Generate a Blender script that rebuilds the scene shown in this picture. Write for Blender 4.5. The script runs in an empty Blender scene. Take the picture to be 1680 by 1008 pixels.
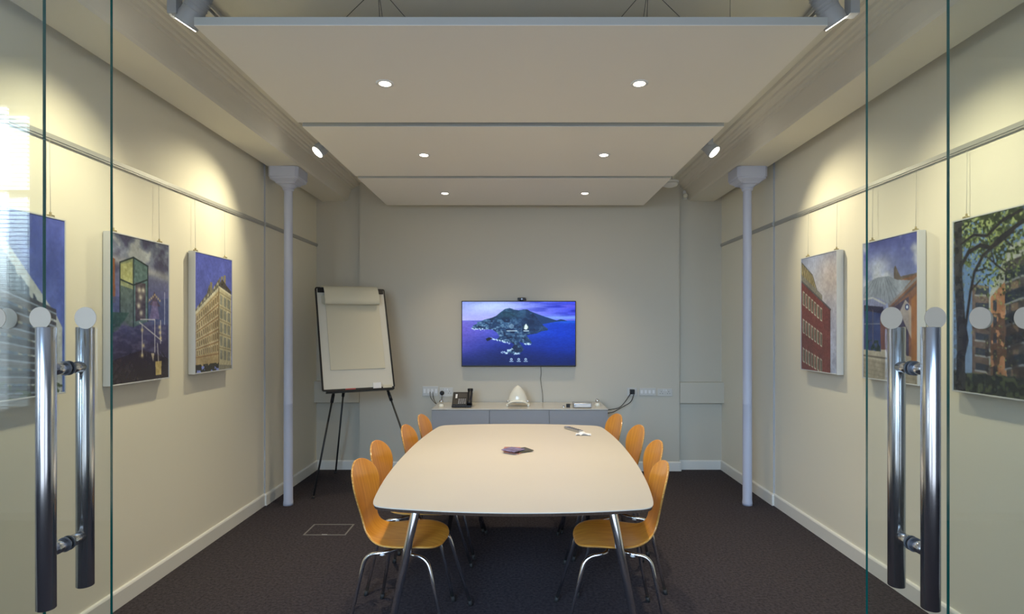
import bpy, bmesh, math, random
import numpy as np
from mathutils import Vector, Matrix

random.seed(7)
C = bpy.context.scene.collection
PI = math.pi
EYE = 1.5
F, PX, PY = 940.0, 850.0, 538.0


def lin(c):
    return tuple(((v / 12.92) if v <= 0.04045 else ((v + 0.055) / 1.055) ** 2.4) for v in c)


def rgb(r, g, b):
    return lin((r / 255, g / 255, b / 255))


# ------------------------------------------------------------------ materials
def mat(name, col, rough=0.5, metal=0.0, bump=None, coat=0.0, spec=0.5, noise=None, aniso=0.0):
    m = bpy.data.materials.new(name)
    m.use_nodes = True
    nt = m.node_tree
    b = nt.nodes['Principled BSDF']
    b.inputs['Base Color'].default_value = (*col, 1)
    b.inputs['Roughness'].default_value = rough
    b.inputs['Metallic'].default_value = metal
    b.inputs['Specular IOR Level'].default_value = spec
    b.inputs['Coat Weight'].default_value = coat
    b.inputs['Coat Roughness'].default_value = 0.08
    tc = nt.nodes.new('ShaderNodeTexCoord')
    if noise:
        sc, amt = noise
        n = nt.nodes.new('ShaderNodeTexNoise')
        n.inputs['Scale'].default_value = sc
        n.inputs['Detail'].default_value = 6
        nt.links.new(tc.outputs['Object'], n.inputs['Vector'])
        r = nt.nodes.new('ShaderNodeValToRGB')
        r.color_ramp.elements[0].position = .3
        r.color_ramp.elements[1].position = .7
        r.color_ramp.elements[0].color = (*[c * (1 - amt) for c in col], 1)
        r.color_ramp.elements[1].color = (*[min(1, c * (1 + amt)) for c in col], 1)
        nt.links.new(n.outputs['Fac'], r.inputs['Fac'])
        nt.links.new(r.outputs['Color'], b.inputs['Base Color'])
    if bump:
        sc, st = bump
        n = nt.nodes.new('ShaderNodeTexNoise')
        n.inputs['Scale'].default_value = sc
        n.inputs['Detail'].default_value = 4
        nt.links.new(tc.outputs['Object'], n.inputs['Vector'])
        bp = nt.nodes.new('ShaderNodeBump')
        bp.inputs['Strength'].default_value = st
        bp.inputs['Distance'].default_value = 0.004
        nt.links.new(n.outputs['Fac'], bp.inputs['Height'])
        nt.links.new(bp.outputs['Normal'], b.inputs['Normal'])
    return m


def emis(name, col, strength):
    m = bpy.data.materials.new(name)
    m.use_nodes = True
    nt = m.node_tree
    nt.nodes.clear()
    e = nt.nodes.new('ShaderNodeEmission')
    e.inputs['Color'].default_value = (*col, 1)
    e.inputs['Strength'].default_value = strength
    o = nt.nodes.new('ShaderNodeOutputMaterial')
    nt.links.new(e.outputs[0], o.inputs[0])
    return m


def glass_mat(name, tint, refl=1.0, haze=0.0):
    """thin clear glass: tinted transparency + fresnel reflection, no refraction"""
    m = bpy.data.materials.new(name)
    m.use_nodes = True
    nt = m.node_tree
    nt.nodes.clear()
    L = nt.links.new
    geo = nt.nodes.new('ShaderNodeNewGeometry')
    mp = nt.nodes.new('ShaderNodeMapRange')
    mp.inputs['To Min'].default_value = 1.5
    mp.inputs['To Max'].default_value = 1 / 1.5
    L(geo.outputs['Backfacing'], mp.inputs['Value'])
    fr = nt.nodes.new('ShaderNodeFresnel')
    L(mp.outputs[0], fr.inputs['IOR'])
    mu = nt.nodes.new('ShaderNodeMath')
    mu.operation = 'MULTIPLY'
    mu.inputs[1].default_value = refl
    L(fr.outputs[0], mu.inputs[0])
    tr = nt.nodes.new('ShaderNodeBsdfTransparent')
    tr.inputs['Color'].default_value = (*tint, 1)
    gl = nt.nodes.new('ShaderNodeBsdfGlossy')
    gl.inputs['Roughness'].default_value = 0.0
    gl.inputs['Color'].default_value = (1, 1, 1, 1)
    mx = nt.nodes.new('ShaderNodeMixShader')
    L(mu.outputs[0], mx.inputs[0])
    L(tr.outputs[0], mx.inputs[1])
    L(gl.outputs[0], mx.inputs[2])
    o = nt.nodes.new('ShaderNodeOutputMaterial')
    L(mx.outputs[0], o.inputs[0])
    return m


def wood_mat(name, c1, c2, rough=0.3, scale=(2.0, 40.0, 2.0)):
    m = bpy.data.materials.new(name)
    m.use_nodes = True
    nt = m.node_tree
    L = nt.links.new
    b = nt.nodes['Principled BSDF']
    tc = nt.nodes.new('ShaderNodeTexCoord')
    mp = nt.nodes.new('ShaderNodeMapping')
    mp.inputs['Scale'].default_value = scale
    n = nt.nodes.new('ShaderNodeTexNoise')
    n.inputs['Scale'].default_value = 3
    n.inputs['Detail'].default_value = 5
    n.inputs['Distortion'].default_value = 0.5
    r = nt.nodes.new('ShaderNodeValToRGB')
    r.color_ramp.elements[0].position = .3
    r.color_ramp.elements[1].position = .75
    r.color_ramp.elements[0].color = (*c1, 1)
    r.color_ramp.elements[1].color = (*c2, 1)
    L(tc.outputs['Object'], mp.inputs['Vector'])
    L(mp.outputs[0], n.inputs['Vector'])
    L(n.outputs['Fac'], r.inputs['Fac'])
    L(r.outputs['Color'], b.inputs['Base Color'])
    b.inputs['Roughness'].default_value = rough
    b.inputs['Coat Weight'].default_value = 0.3 if rough < .6 else 0.0
    b.inputs['Coat Roughness'].default_value = 0.15
    return m


def vcol_mat(name, emit=None, rough=0.3):
    m = bpy.data.materials.new(name)
    m.use_nodes = True
    nt = m.node_tree
    b = nt.nodes['Principled BSDF']
    a = nt.nodes.new('ShaderNodeVertexColor')
    a.layer_name = 'Col'
    if emit:
        nt.links.new(a.outputs['Color'], b.inputs['Emission Color'])
        b.inputs['Emission Strength'].default_value = emit
        b.inputs['Base Color'].default_value = (0.005, 0.005, 0.006, 1)
    else:
        nt.links.new(a.outputs['Color'], b.inputs['Base Color'])
    b.inputs['Roughness'].default_value = rough
    return m


M = {}
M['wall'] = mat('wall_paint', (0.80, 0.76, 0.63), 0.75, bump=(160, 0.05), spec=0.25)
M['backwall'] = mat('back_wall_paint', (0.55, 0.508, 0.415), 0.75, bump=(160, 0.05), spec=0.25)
M['ceil'] = mat('ceiling_paint', (0.78, 0.755, 0.66), 0.8, spec=0.2)
M['beam'] = mat('beam_paint', (0.74, 0.70, 0.60), 0.7, spec=0.3)
M['skirt'] = mat('skirting_gloss', (0.74, 0.73, 0.68), 0.45)
M['rail'] = mat('rail_metal', (0.42, 0.42, 0.40), 0.45, metal=0.3)
M['column'] = mat('column_paint', (0.50, 0.53, 0.66), 0.5, bump=(90, 0.08))
M['panel'] = mat('panel_white', (0.90, 0.86, 0.79), 0.85, spec=0.15, bump=(250, 0.05))
M['fascia'] = mat('panel_edge_grey', (0.46, 0.48, 0.47), 0.5)
M['white'] = mat('white_plastic', (0.75, 0.74, 0.72), 0.4)
M['lampgrey'] = mat('spot_grey', (0.42, 0.44, 0.47), 0.45)
M['tabletop'] = mat('table_laminate', (0.55, 0.495, 0.412), 0.42, spec=0.4, noise=(1.5, 0.02))
M['tableedge'] = wood_mat('table_edge_dark', rgb(40, 26, 16), rgb(66, 44, 28), 0.9, (40, 2, 2))
M['chrome'] = mat('chrome', (0.88, 0.89, 0.91), 0.16, metal=1.0)
M['steel'] = mat('brushed_steel', (0.62, 0.63, 0.66), 0.2, metal=1.0)
M['darkring'] = mat('dark_gasket', (0.22, 0.24, 0.28), 0.3, metal=0.6)
M['ply'] = wood_mat('beech_ply', rgb(204, 122, 32), rgb(234, 158, 58), 0.32, (3, 26, 1.2))
M['plyedge'] = wood_mat('ply_edge', rgb(150, 94, 30), rgb(222, 170, 90), 0.4, (1, 1, 60))
M['black'] = mat('black_plastic', (0.008, 0.008, 0.009), 0.4, spec=0.3)
M['blackm'] = mat('black_metal', (0.015, 0.014, 0.014), 0.45, metal=0.2)
M['rubber'] = mat('black_rubber', (0.01, 0.01, 0.01), 0.7)
M['cabgrey'] = mat('cabinet_grey', (0.27, 0.262, 0.262), 0.5)
M['cabtop'] = mat('cabinet_top_gloss', (0.55, 0.52, 0.45), 0.12, spec=0.6)
M['board'] = mat('whiteboard', (0.60, 0.57, 0.48), 0.35)
M['paper'] = mat('paper', (0.58, 0.53, 0.39), 0.8)
M['paperroll'] = mat('paper_roll', (0.60, 0.56, 0.42), 0.8)
M['cream'] = mat('cream_gloss', (0.80, 0.76, 0.62), 0.12, spec=0.6)
M['alu'] = mat('aluminium', (0.55, 0.56, 0.57), 0.35, metal=0.9)
M['frame'] = mat('frame_aluminium', (0.62, 0.64, 0.66), 0.45, metal=0.35)
M['wire'] = mat('steel_wire', (0.45, 0.44, 0.40), 0.5, metal=0.2)
M['darkwire'] = mat('dark_wire', (0.06, 0.06, 0.05), 0.5)
M['hook'] = mat('brass_hook', (0.40, 0.34, 0.18), 0.35, metal=0.8)
M['glass'] = glass_mat('door_glass', (0.955, 0.975, 0.972), 0.9)
M['gedge'] = mat('glass_edge_teal', (0.004, 0.075, 0.075), 0.15)
M['gedge'].node_tree.nodes['Principled BSDF'].inputs['Emission Color'].default_value = (0.0, 0.09, 0.09, 1)
M['gedge'].node_tree.nodes['Principled BSDF'].inputs['Emission Strength'].default_value = 0.12
M['dot'] = mat('frosted_dot', (0.33, 0.265, 0.19), 0.6)
M['lens'] = emis('spot_lens', (1.0, 0.93, 0.75), 14)
M['dlens'] = emis('downlight_lens', (1.0, 0.86, 0.62), 22)
M['sky'] = emis('daylight_pane', (0.78, 0.87, 1.0), 1.7)
m = M['sky2'] = emis('daylight_pane_bright', (0.72, 0.88, 1.0), 10)
nt = m.node_tree
tc = nt.nodes.new('ShaderNodeTexCoord'); sp = nt.nodes.new('ShaderNodeSeparateXYZ'); mr = nt.nodes.new('ShaderNodeMapRange')
nt.links.new(tc.outputs['Object'], sp.inputs[0]); nt.links.new(sp.outputs['Z'], mr.inputs['Value'])
mr.inputs['From Min'].default_value = 1.7; mr.inputs['From Max'].default_value = 2.5; mr.inputs['To Min'].default_value = 1.6; mr.inputs['To Max'].default_value = 13
nt.links.new(mr.outputs[0], nt.nodes['Emission'].inputs['Strength'])
M['print'] = vcol_mat('printed_photo', rough=0.25)
M['screen'] = vcol_mat('screen_glow', emit=.85, rough=0.4)
M['screen'].node_tree.nodes['Principled BSDF'].inputs['Specular IOR Level'].default_value = 0.15
M['sock'] = mat('socket_plate', (0.56, 0.545, 0.50), 0.35)
M['boxrim'] = mat('floor_box_rim', (0.13, 0.12, 0.11), 0.6)
M['mirror'] = mat('polished_metal', (0.8, 0.8, 0.8), 0.05, metal=1.0)
M['red'] = mat('red_plastic', (0.35, 0.03, 0.03), 0.4)
M['hall'] = mat('corridor_paint', (0.62, 0.64, 0.68), 0.8)
M['coast1'] = mat('card_purple', rgb(112, 98, 128), 0.3, noise=(45, 0.7))
M['coast2'] = mat('card_brown', rgb(168, 104, 84), 0.3, noise=(60, 0.6))
M['coast3'] = mat('card_olive', rgb(70, 66, 42), 0.3, noise=(60, 0.6))

# carpet
m = bpy.data.materials.new('carpet')
m.use_nodes = True
nt = m.node_tree
b = nt.nodes['Principled BSDF']
tc = nt.nodes.new('ShaderNodeTexCoord')
n1 = nt.nodes.new('ShaderNodeTexNoise'); n1.inputs['Scale'].default_value = 220; n1.inputs['Detail'].default_value = 3
n2 = nt.nodes.new('ShaderNodeTexNoise'); n2.inputs['Scale'].default_value = 60; n2.inputs['Detail'].default_value = 5
mx = nt.nodes.new('ShaderNodeMath'); mx.operation = 'ADD'
ms = nt.nodes.new('ShaderNodeMath'); ms.operation = 'MULTIPLY'; ms.inputs[1].default_value = 0.5
nt.links.new(tc.outputs['Object'], n1.inputs['Vector']); nt.links.new(tc.outputs['Object'], n2.inputs['Vector'])
nt.links.new(n1.outputs['Fac'], mx.inputs[0]); nt.links.new(n2.outputs['Fac'], mx.inputs[1]); nt.links.new(mx.outputs[0], ms.inputs[0])
r = nt.nodes.new('ShaderNodeValToRGB')
r.color_ramp.elements[0].position = .36; r.color_ramp.elements[1].position = .66
r.color_ramp.elements[0].color = (0.014, 0.012, 0.015, 1); r.color_ramp.elements[1].color = (0.062, 0.052, 0.058, 1)
nt.links.new(ms.outputs[0], r.inputs['Fac']); nt.links.new(r.outputs['Color'], b.inputs['Base Color'])
b.inputs['Roughness'].default_value = 0.95
b.inputs['Specular IOR Level'].default_value = 0.1
bp = nt.nodes.new('ShaderNodeBump'); bp.inputs['Strength'].default_value = 0.5; bp.inputs['Distance'].default_value = 0.006
nt.links.new(n1.outputs['Fac'], bp.inputs['Height']); nt.links.new(bp.outputs['Normal'], b.inputs['Normal'])
M['carpet'] = m


# ------------------------------------------------------------------ mesh helpers
class MB:
    def __init__(self):
        self.bm = bmesh.new()
        self.mats = []

    def mi(self, key):
        if key not in self.mats:
            self.mats.append(key)
        return self.mats.index(key)

    def box(self, x0, x1, y0, y1, z0, z1, mk, bevel=0.0, M4=None, seg=2):
        r = bmesh.ops.create_cube(self.bm, size=1)
        vs = r['verts']
        S = Matrix.Diagonal((abs(x1 - x0), abs(y1 - y0), abs(z1 - z0), 1))
        T = Matrix.Translation(((x0 + x1) / 2, (y0 + y1) / 2, (z0 + z1) / 2))
        bmesh.ops.transform(self.bm, matrix=T @ S, verts=vs)
        fs = set(f for v in vs for f in v.link_faces)
        if bevel > 0:
            es = list(set(e for f in fs for e in f.edges))
            rb = bmesh.ops.bevel(self.bm, geom=es, offset=bevel, segments=seg, profile=.5, affect='EDGES')
            fs = set(rb['faces']) | set(f for f in fs if f.is_valid)
            vs = list(set(v for f in fs for v in f.verts))
        i = self.mi(mk)
        for f in fs:
            f.material_index = i
            f.smooth = bevel > 0
        if M4 is not None:
            bmesh.ops.transform(self.bm, matrix=M4, verts=list(vs))
        return list(fs)

    def tube(self, pts, rad, mk, n=14, caps=True, smooth=True):
        pts = [Vector(p) for p in pts]
        if not hasattr(rad, '__len__'):
            rad = [rad] * len(pts)
        i = self.mi(mk)
        rings = []
        t = (pts[1] - pts[0]).normalized()
        up = Vector((0, 0, 1)) if abs(t.z) < .95 else Vector((1, 0, 0))
        nrm = t.cross(up).normalized()
        for k, p in enumerate(pts):
            if k == 0: t = (pts[1] - pts[0]).normalized()
            elif k == len(pts) - 1: t = (pts[-1] - pts[-2]).normalized()
            else: t = ((pts[k + 1] - p).normalized() + (p - pts[k - 1]).normalized()).normalized()
            nrm = (nrm - t * nrm.dot(t)).normalized()
            bn = t.cross(nrm)
            rings.append([self.bm.verts.new(p + (nrm * math.cos(a) + bn * math.sin(a)) * rad[k])
                          for a in [2 * PI * j / n for j in range(n)]])
        for a, b_ in zip(rings, rings[1:]):
            for j in range(n):
                f = self.bm.faces.new((a[j], a[(j + 1) % n], b_[(j + 1) % n], b_[j]))
                f.material_index = i
                f.smooth = smooth
        if caps:
            for ring in (list(reversed(rings[0])), rings[-1]):
                f = self.bm.faces.new(ring)
                f.material_index = i
        return rings

    def lathe(self, prof, mk, n=32, center=(0, 0), smooth=True, M4=None, caps=True):
        i = self.mi(mk)
        rings = []
        allv = []
        for (r_, z) in prof:
            ring = [self.bm.verts.new((center[0] + r_ * math.cos(2 * PI * j / n), center[1] + r_ * math.sin(2 * PI * j / n), z)) for j in range(n)]
            rings.append(ring)
            allv += ring
        for a, b_ in zip(rings, rings[1:]):
            for j in range(n):
                f = self.bm.faces.new((a[j], a[(j + 1) % n], b_[(j + 1) % n], b_[j]))
                f.material_index = i
                f.smooth = smooth
        if caps:
            for ring in (list(reversed(rings[0])), rings[-1]):
                f = self.bm.faces.new(ring)
                f.material_index = i
        if M4 is not None:
            bmesh.ops.transform(self.bm, matrix=M4, verts=allv)
        return allv

    def prism(self, poly, fn, a, b_, mk, caps=True, smooth=False):
        """poly: 2d points, fn(p,t)->3d, extruded between t=a and t=b_"""
        i = self.mi(mk)
        A = [self.bm.verts.new(fn(p, a)) for p in poly]
        B = [self.bm.verts.new(fn(p, b_)) for p in poly]
        n = len(poly)
        for j in range(n):
            f = self.bm.faces.new((A[j], A[(j + 1) % n], B[(j + 1) % n], B[j]))
            f.material_index = i
            f.smooth = smooth
        if caps:
            for ring in (list(reversed(A)), B):
                f = self.bm.faces.new(ring)
                f.material_index = i

    def poly(self, pts, mk):
        f = self.bm.faces.new([self.bm.verts.new(p) for p in pts])
        f.material_index = self.mi(mk)
        return f

    def build(self, name, parent=None, loc=None, fix=True):
        if fix:
            bmesh.ops.recalc_face_normals(self.bm, faces=self.bm.faces)
        me = bpy.data.meshes.new(name)
        self.bm.to_mesh(me)
        self.bm.free()
        for k in self.mats:
            me.materials.append(M[k])
        o = bpy.data.objects.new(name, me)
        C.objects.link(o)
        if parent:
            o.parent = parent
        if loc:
            o.location = loc
        return o


def tag(o, label=None, cat=None, group=None, kind=None):
    if label: o['label'] = label
    if cat: o['category'] = cat
    if group: o['group'] = group
    if kind: o['kind'] = kind
    return o


def thing(name, label, cat, loc=(0, 0, 0), rz=0, group=None):
    o = bpy.data.objects.new(name, None)
    o.empty_display_size = 0.1
    C.objects.link(o)
    o.location = loc
    o.rotation_euler = (0, 0, rz)
    return tag(o, label, cat, group)


def struct(o, label, cat):
    return tag(o, label, cat, None, 'structure')


def dup(root, loc, rz, label):
    r_ = root.copy(); C.objects.link(r_); r_.location = loc; r_.rotation_euler = (0, 0, rz)
    r_['label'] = label
    for ch in list(root.children):
        c = ch.copy(); C.objects.link(c); c.parent = r_
        for g in ch.children:
            d = g.copy(); C.objects.link(d); d.parent = c
    return r_


def fillet(pts, r_, n=6):
    pts = [Vector(p) for p in pts]
    out = [pts[0]]
    for a, p, c in zip(pts, pts[1:], pts[2:]):
        d1 = (a - p).normalized(); d2 = (c - p).normalized()
        rr = min(r_, (a - p).length * .49, (c - p).length * .49)
        s, e = p + d1 * rr, p + d2 * rr
        for k in range(n + 1):
            t = k / n
            out.append(s * (1 - t) ** 2 + p * 2 * t * (1 - t) + e * t * t)
    out.append(pts[-1])
    return out


def zpix(y, s):           # height above floor of an image row at scale s
    return EYE + (PY - y) / s


# ------------------------------------------------------------------ camera
cam = bpy.data.cameras.new('camera')
cam.sensor_width = 36
cam.lens = F / 1680 * 36
cam.shift_x = -(PX - 840) / 1680
cam.shift_y = (PY - 504) / 1680
cam.clip_start = 0.05
co = bpy.data.objects.new('camera', cam)
C.objects.link(co)
co.location = (0, 0, EYE)
co.rotation_euler = (PI / 2, 0, 0)
bpy.context.scene.camera = co

# ------------------------------------------------------------------ room shell
XL, XR = -2.148, 2.170        # near wall planes
XLf, XRf = -2.134, 2.154        # far parts, standing 35 mm proud
YS = 4.84                     # where the step is
YB, YA = 6.0, 6.065           # chimney breast face, alcove back
BL, BR = -1.66, 1.69          # breast edges
YF = 1.62                     # partition line
ZC = 3.04

m_ = MB()
m_.box(-5.2, 5.2, -1.6, 6.3, -0.1, 0, 'carpet')
struct(m_.build('floor'), 'dark brown grey carpet floor of the meeting room', 'floor')
m_ = MB()
m_.box(-2.4, 2.4, YF - .06, 6.3, ZC, ZC + .1, 'ceil')
struct(m_.build('ceiling'), 'off white plaster ceiling above the suspended panels', 'ceiling')


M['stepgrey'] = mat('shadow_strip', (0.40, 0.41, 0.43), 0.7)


def wall_poly(pts, z0, z1, mk, name, label, cat='wall'):
    q = MB()
    q.prism(pts, lambda p, t: (p[0], p[1], t), z0, z1, mk)
    o = q.build(name)
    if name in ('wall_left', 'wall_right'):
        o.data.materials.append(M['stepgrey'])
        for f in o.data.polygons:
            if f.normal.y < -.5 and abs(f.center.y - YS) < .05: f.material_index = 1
    return struct(o, label, cat)


wall_poly([(XL, YF), (XL, YS), (XLf, YS), (XLf, 6.3), (-2.35, 6.3), (-2.35, YF)], 0, ZC, 'wall', 'wall_left', 'cream painted wall on the left hung with pictures')
wall_poly([(XR, YF), (XR, YS), (XRf, YS), (XRf, 6.3), (2.35, 6.3), (2.35, YF)], 0, ZC, 'wall', 'wall_right', 'cream painted wall on the right hung with pictures')
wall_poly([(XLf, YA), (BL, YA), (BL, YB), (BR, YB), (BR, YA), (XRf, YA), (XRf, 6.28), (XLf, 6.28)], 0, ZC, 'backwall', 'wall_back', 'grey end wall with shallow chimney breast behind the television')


def skirting(pts, name, label):
    """polyline in plan, room side to the left of travel"""
    q = MB()
    T, H = 0.016, 0.098
    prof = [(0, 0), (T, 0), (T, H - .012), (T * .75, H - .004), (T * .4, H), (0, H)]
    P = [Vector((p[0], p[1], 0)) for p in pts]
    rows = []
    for k, p in enumerate(P):
        ds = []
        if k > 0: ds.append((p - P[k - 1]).normalized())
        if k < len(P) - 1: ds.append((P[k + 1] - p).normalized())
        ns = [Vector((-d.y, d.x, 0)) for d in ds]
        nn = sum(ns, Vector()); nn = nn / nn.length
        nn = nn / max(.3, nn.dot(ns[0]))
        rows.append([q.bm.verts.new(p + nn * a + Vector((0, 0, b_))) for a, b_ in prof])
    i = q.mi('skirt')
    for a, b_ in zip(rows, rows[1:]):
        for j in range(len(prof)):
            f = q.bm.faces.new((a[j], a[(j + 1) % len(prof)], b_[(j + 1) % len(prof)], b_[j])); f.material_index = i
    q.bm.faces.new(rows[0]); q.bm.faces.new(list(reversed(rows[-1])))
    return struct(q.build(name), label, 'baseboard')


skirting([(XLf, YA - .001), (XLf, YS), (XL, YS), (XL, YF)], 'baseboard_left', 'off white baseboard along the left wall')
skirting([(XR, YF), (XR, YS), (XRf, YS), (XRf, YA - .001)], 'baseboard_right', 'off white baseboard along the right wall')
skirting([(XRf, YA), (BR, YA), (BR, YB), (BL, YB), (BL, YA), (XLf, YA)], 'baseboard_back', 'grey white baseboard around the chimney breast and alcoves')

# boxed ledges in the alcoves
for side, (x0, x1), (yp0, yp1), nm in (('right', (BR + .003, XRf - .0), (627, 661), 'trim_1'), ('left', (XLf, BL - .003), (625, 660), 'trim_2')):
    q = MB()
    z1 = zpix(yp0, 155.5); z0 = zpix(yp1, 155.5)
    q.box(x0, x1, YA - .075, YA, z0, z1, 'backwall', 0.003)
    struct(q.build(nm), 'grey boxed-in ledge across the %s alcove' % side, 'trim')

# beams with stepped cornice
prof = [(2.07, 2.835), (1.81, 2.842), (1.80, 2.858), (1.785, 2.905), (1.768, 2.95), (1.762, 2.965), (1.745, 2.967), (1.74, 2.98), (1.722, 2.984),
        (1.716, 2.996), (1.70, 2.998), (1.690, 3.008), (1.672, 3.010), (1.664, 3.022), (1.632, 3.025), (1.622, 3.039), (1.622, ZC + .02), (2.07, ZC + .02)]
for sgn, nm, sd, dx in ((-1, 'trim_3', 'left', 0), (1, 'trim_4', 'right', 0.0)):
    q = MB()
    q.prism([(sgn * p[0] + dx, p[1]) for p in prof], lambda p, t: (p[0], t, p[1]), YF, YA + .01, 'beam')
    struct(q.build(nm), 'cream boxed beam with stepped cornice moulding along the %s side' % sd, 'beam')

# picture rails
for sgn, nm, sd, xn, xf in ((-1, 'trim_5', 'left', XL, XLf), (1, 'trim_6', 'right', XR, XRf)):
    q = MB()
    pr = [(0, 2.357), (.012, 2.357), (.012, 2.365), (.016, 2.365), (.016, 2.387), (0, 2.387)]
    q.prism([(xn - sgn * p[0], p[1]) for p in pr], lambda p, t: (p[0], t, p[1]), YF, YS, 'rail')
    q.prism([(xf - sgn * p[0], p[1]) for p in pr], lambda p, t: (p[0], t, p[1]), YS - .02, YA - .005, 'rail')
    struct(q.build(nm), 'thin grey picture rail on the %s wall' % sd, 'trim')

# ------------------------------------------------------------------ cast iron columns
def column(x, y, label):
    t = thing('iron_column', label, 'column', (x, y, 0), 0)
    q = MB()
    q.lathe([(.041, 0), (.041, .02), (.038, .05), (.0375, .6), (.037, .85), (.0377, .852), (.0377, .862), (.037, .864), (.036, 1.3), (.035, 2.66), (.036, 2.675)], 'column', 28)
    q.build('shaft', t)
    q = MB()
    i = q.mi('column')
    # moulded neck morphing from round to square
    rings = []
    for (r_, z, sq) in ((.036, 2.655, 0), (.046, 2.665, 0), (.046, 2.68, 0), (.055, 2.69, .3), (.062, 2.702, .7), (.080, 2.708, 1), (.085, 2.718, 1), (.118, 2.738, 1), (.118, 2.75, 1), (.125, 2.756, 1), (.125, 2.836, 1)):
        ring = []
        for k in range(32):
            a = 2 * PI * (k + .5) / 32
            c, s = math.cos(a), math.sin(a)
            rs = r_ / max(abs(c), abs(s))
            rr = r_ * (1 - sq) + rs * sq
            ring.append(q.bm.verts.new((rr * c, rr * s, z)))
        rings.append(ring)
    for a, b_ in zip(rings, rings[1:]):
        for j in range(32):
            q.bm.faces.new((a[j], a[(j + 1) % 32], b_[(j + 1) % 32], b_[j])).material_index = i
    q.bm.faces.new(list(reversed(rings[0]))); q.bm.faces.new(rings[-1])
    q.build('capital', t)
    return t


column(-1.945, 4.85, 'blue grey cast iron column with square capital by the left wall')
column(1.94, 4.85, 'blue grey cast iron column with square capital by the right wall')

# ------------------------------------------------------------------ suspended ceiling panels
PXL, PXR, PZ = -1.34, 1.28, 2.75
bands = [(2.369, 3.487), (3.561, 4.719), (4.796, 5.846)]
words = ['nearest', 'middle', 'farthest']
panels = []
for k, (y0, y1) in enumerate(bands):
    t = thing('ceiling_panel', 'wide flat cream suspended ceiling panel, %s of the three' % words[k], 'ceiling panel', ((PXL + PXR) / 2, (y0 + y1) / 2, PZ), 0, 'suspended ceiling panels')
    cx, cy = (PXL + PXR) / 2, (y0 + y1) / 2
    q = MB()
    q.box(PXL - cx, PXR - cx, y0 - cy, y1 - cy, .002, .036, 'fascia', 0.001)
    q.build('edge_trim', t)
    q = MB()
    q.box(PXL - cx, PXR - cx, y0 - cy, y1 - cy, 0, .0025, 'panel')
    q.build('face_board', t)
    q = MB()
    q.box(PXL - cx + .01, PXR - cx - .01, y0 - cy + .01, y1 - cy - .01, .036, .038, 'panel')
    q.build('bounce_board', t)  # unseen white sheet added on top to bounce light onto the ceiling
    for sx in (-1, 1):
        ax = -.63 * 1 if sx < 0 else .585
        ax -= cx
        apy = (2.58 - cy) if k == 0 else 0
        for (ex, ey) in ((-.26, .0), (-.05, .28), (.05, -.1), (.28, .22)):
            q = MB()
            q.tube([(ax, apy, ZC - PZ), (ax + ex * (1 if sx < 0 else -1), apy + ey, .036)], .0016, 'darkwire', 6)
            q.build('suspension_wire', t)
    if k == 0:
        q = MB()
        q.tube([(1.217 * 0 + .985, apy, ZC - PZ), (.985, apy, .036)], .0012, 'darkwire', 6)
        q.build('suspension_wire', t)


def add_light(name, kind, loc, energy, col, parent=None, **kw):
    l = bpy.data.lights.new(name, kind)
    l.energy = energy
    l.color = col
    for a, v in kw.items():
        if a not in ('aim',): setattr(l, a, v)
    o = bpy.data.objects.new(name, l)
    C.objects.link(o)
    o.location = loc
    if 'aim' in kw:
        o.rotation_euler = Vector(kw['aim']).to_track_quat('-Z', 'Y').to_euler()
    if parent: o.parent = parent
    return o


WARM = (1.0, 0.83, 0.56)
def make_downlight(x, y, label):
    t = thing('downlight', label, 'downlight', (x, y, PZ), 0, 'downlights in the ceiling panels')
    q = MB()
    q.lathe([(.030, -.0005), (.046, -.0005), (.046, -.004), (.040, -.006), (.030, -.004)], 'white', 32, caps=False)
    q.build('trim_ring', t)
    q = MB()
    q.lathe([(.0302, -.0035), (.0302, -.0005)], 'dlens', 24)
    q.build('lamp_lens', t)
    return t


rows = [(2.928, 'nearest'), (4.14, 'middle'), (5.32, 'farthest')]
for y, w in rows:
    for x, s in ((-.68, 'left'), (.62, 'right')):
        t = make_downlight(x, y, 'round glowing downlight, %s side of the %s ceiling panel' % (s, w))
        add_light('downlight_beam', 'SPOT', (0, 0, -.015), {'nearest': 72, 'middle': 66, 'farthest': 38}[w], WARM, t, spot_size=math.radians(92), spot_blend=1.0, shadow_soft_size=.03)

# ------------------------------------------------------------------ tracks and spotlights
for sgn, x, nm in ((-1, -1.47, 'left'), (1, 1.43, 'right')):
    t = thing('lighting_track', 'grey recessed lighting track along the ceiling on the %s side' % nm, 'lighting track', (x, 3.6, ZC), 0, 'lighting tracks')
    q = MB()
    for a, b_ in ((-.017, -.009), (.009, .017)):
        q.box(a, b_, -1.5, 1.5, -.022, 0, 'frame', .001)
    q.box(-.009, .009, -1.5, 1.5, -.006, 0, 'darkring')
    q.build('rail_channel', t)


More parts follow.
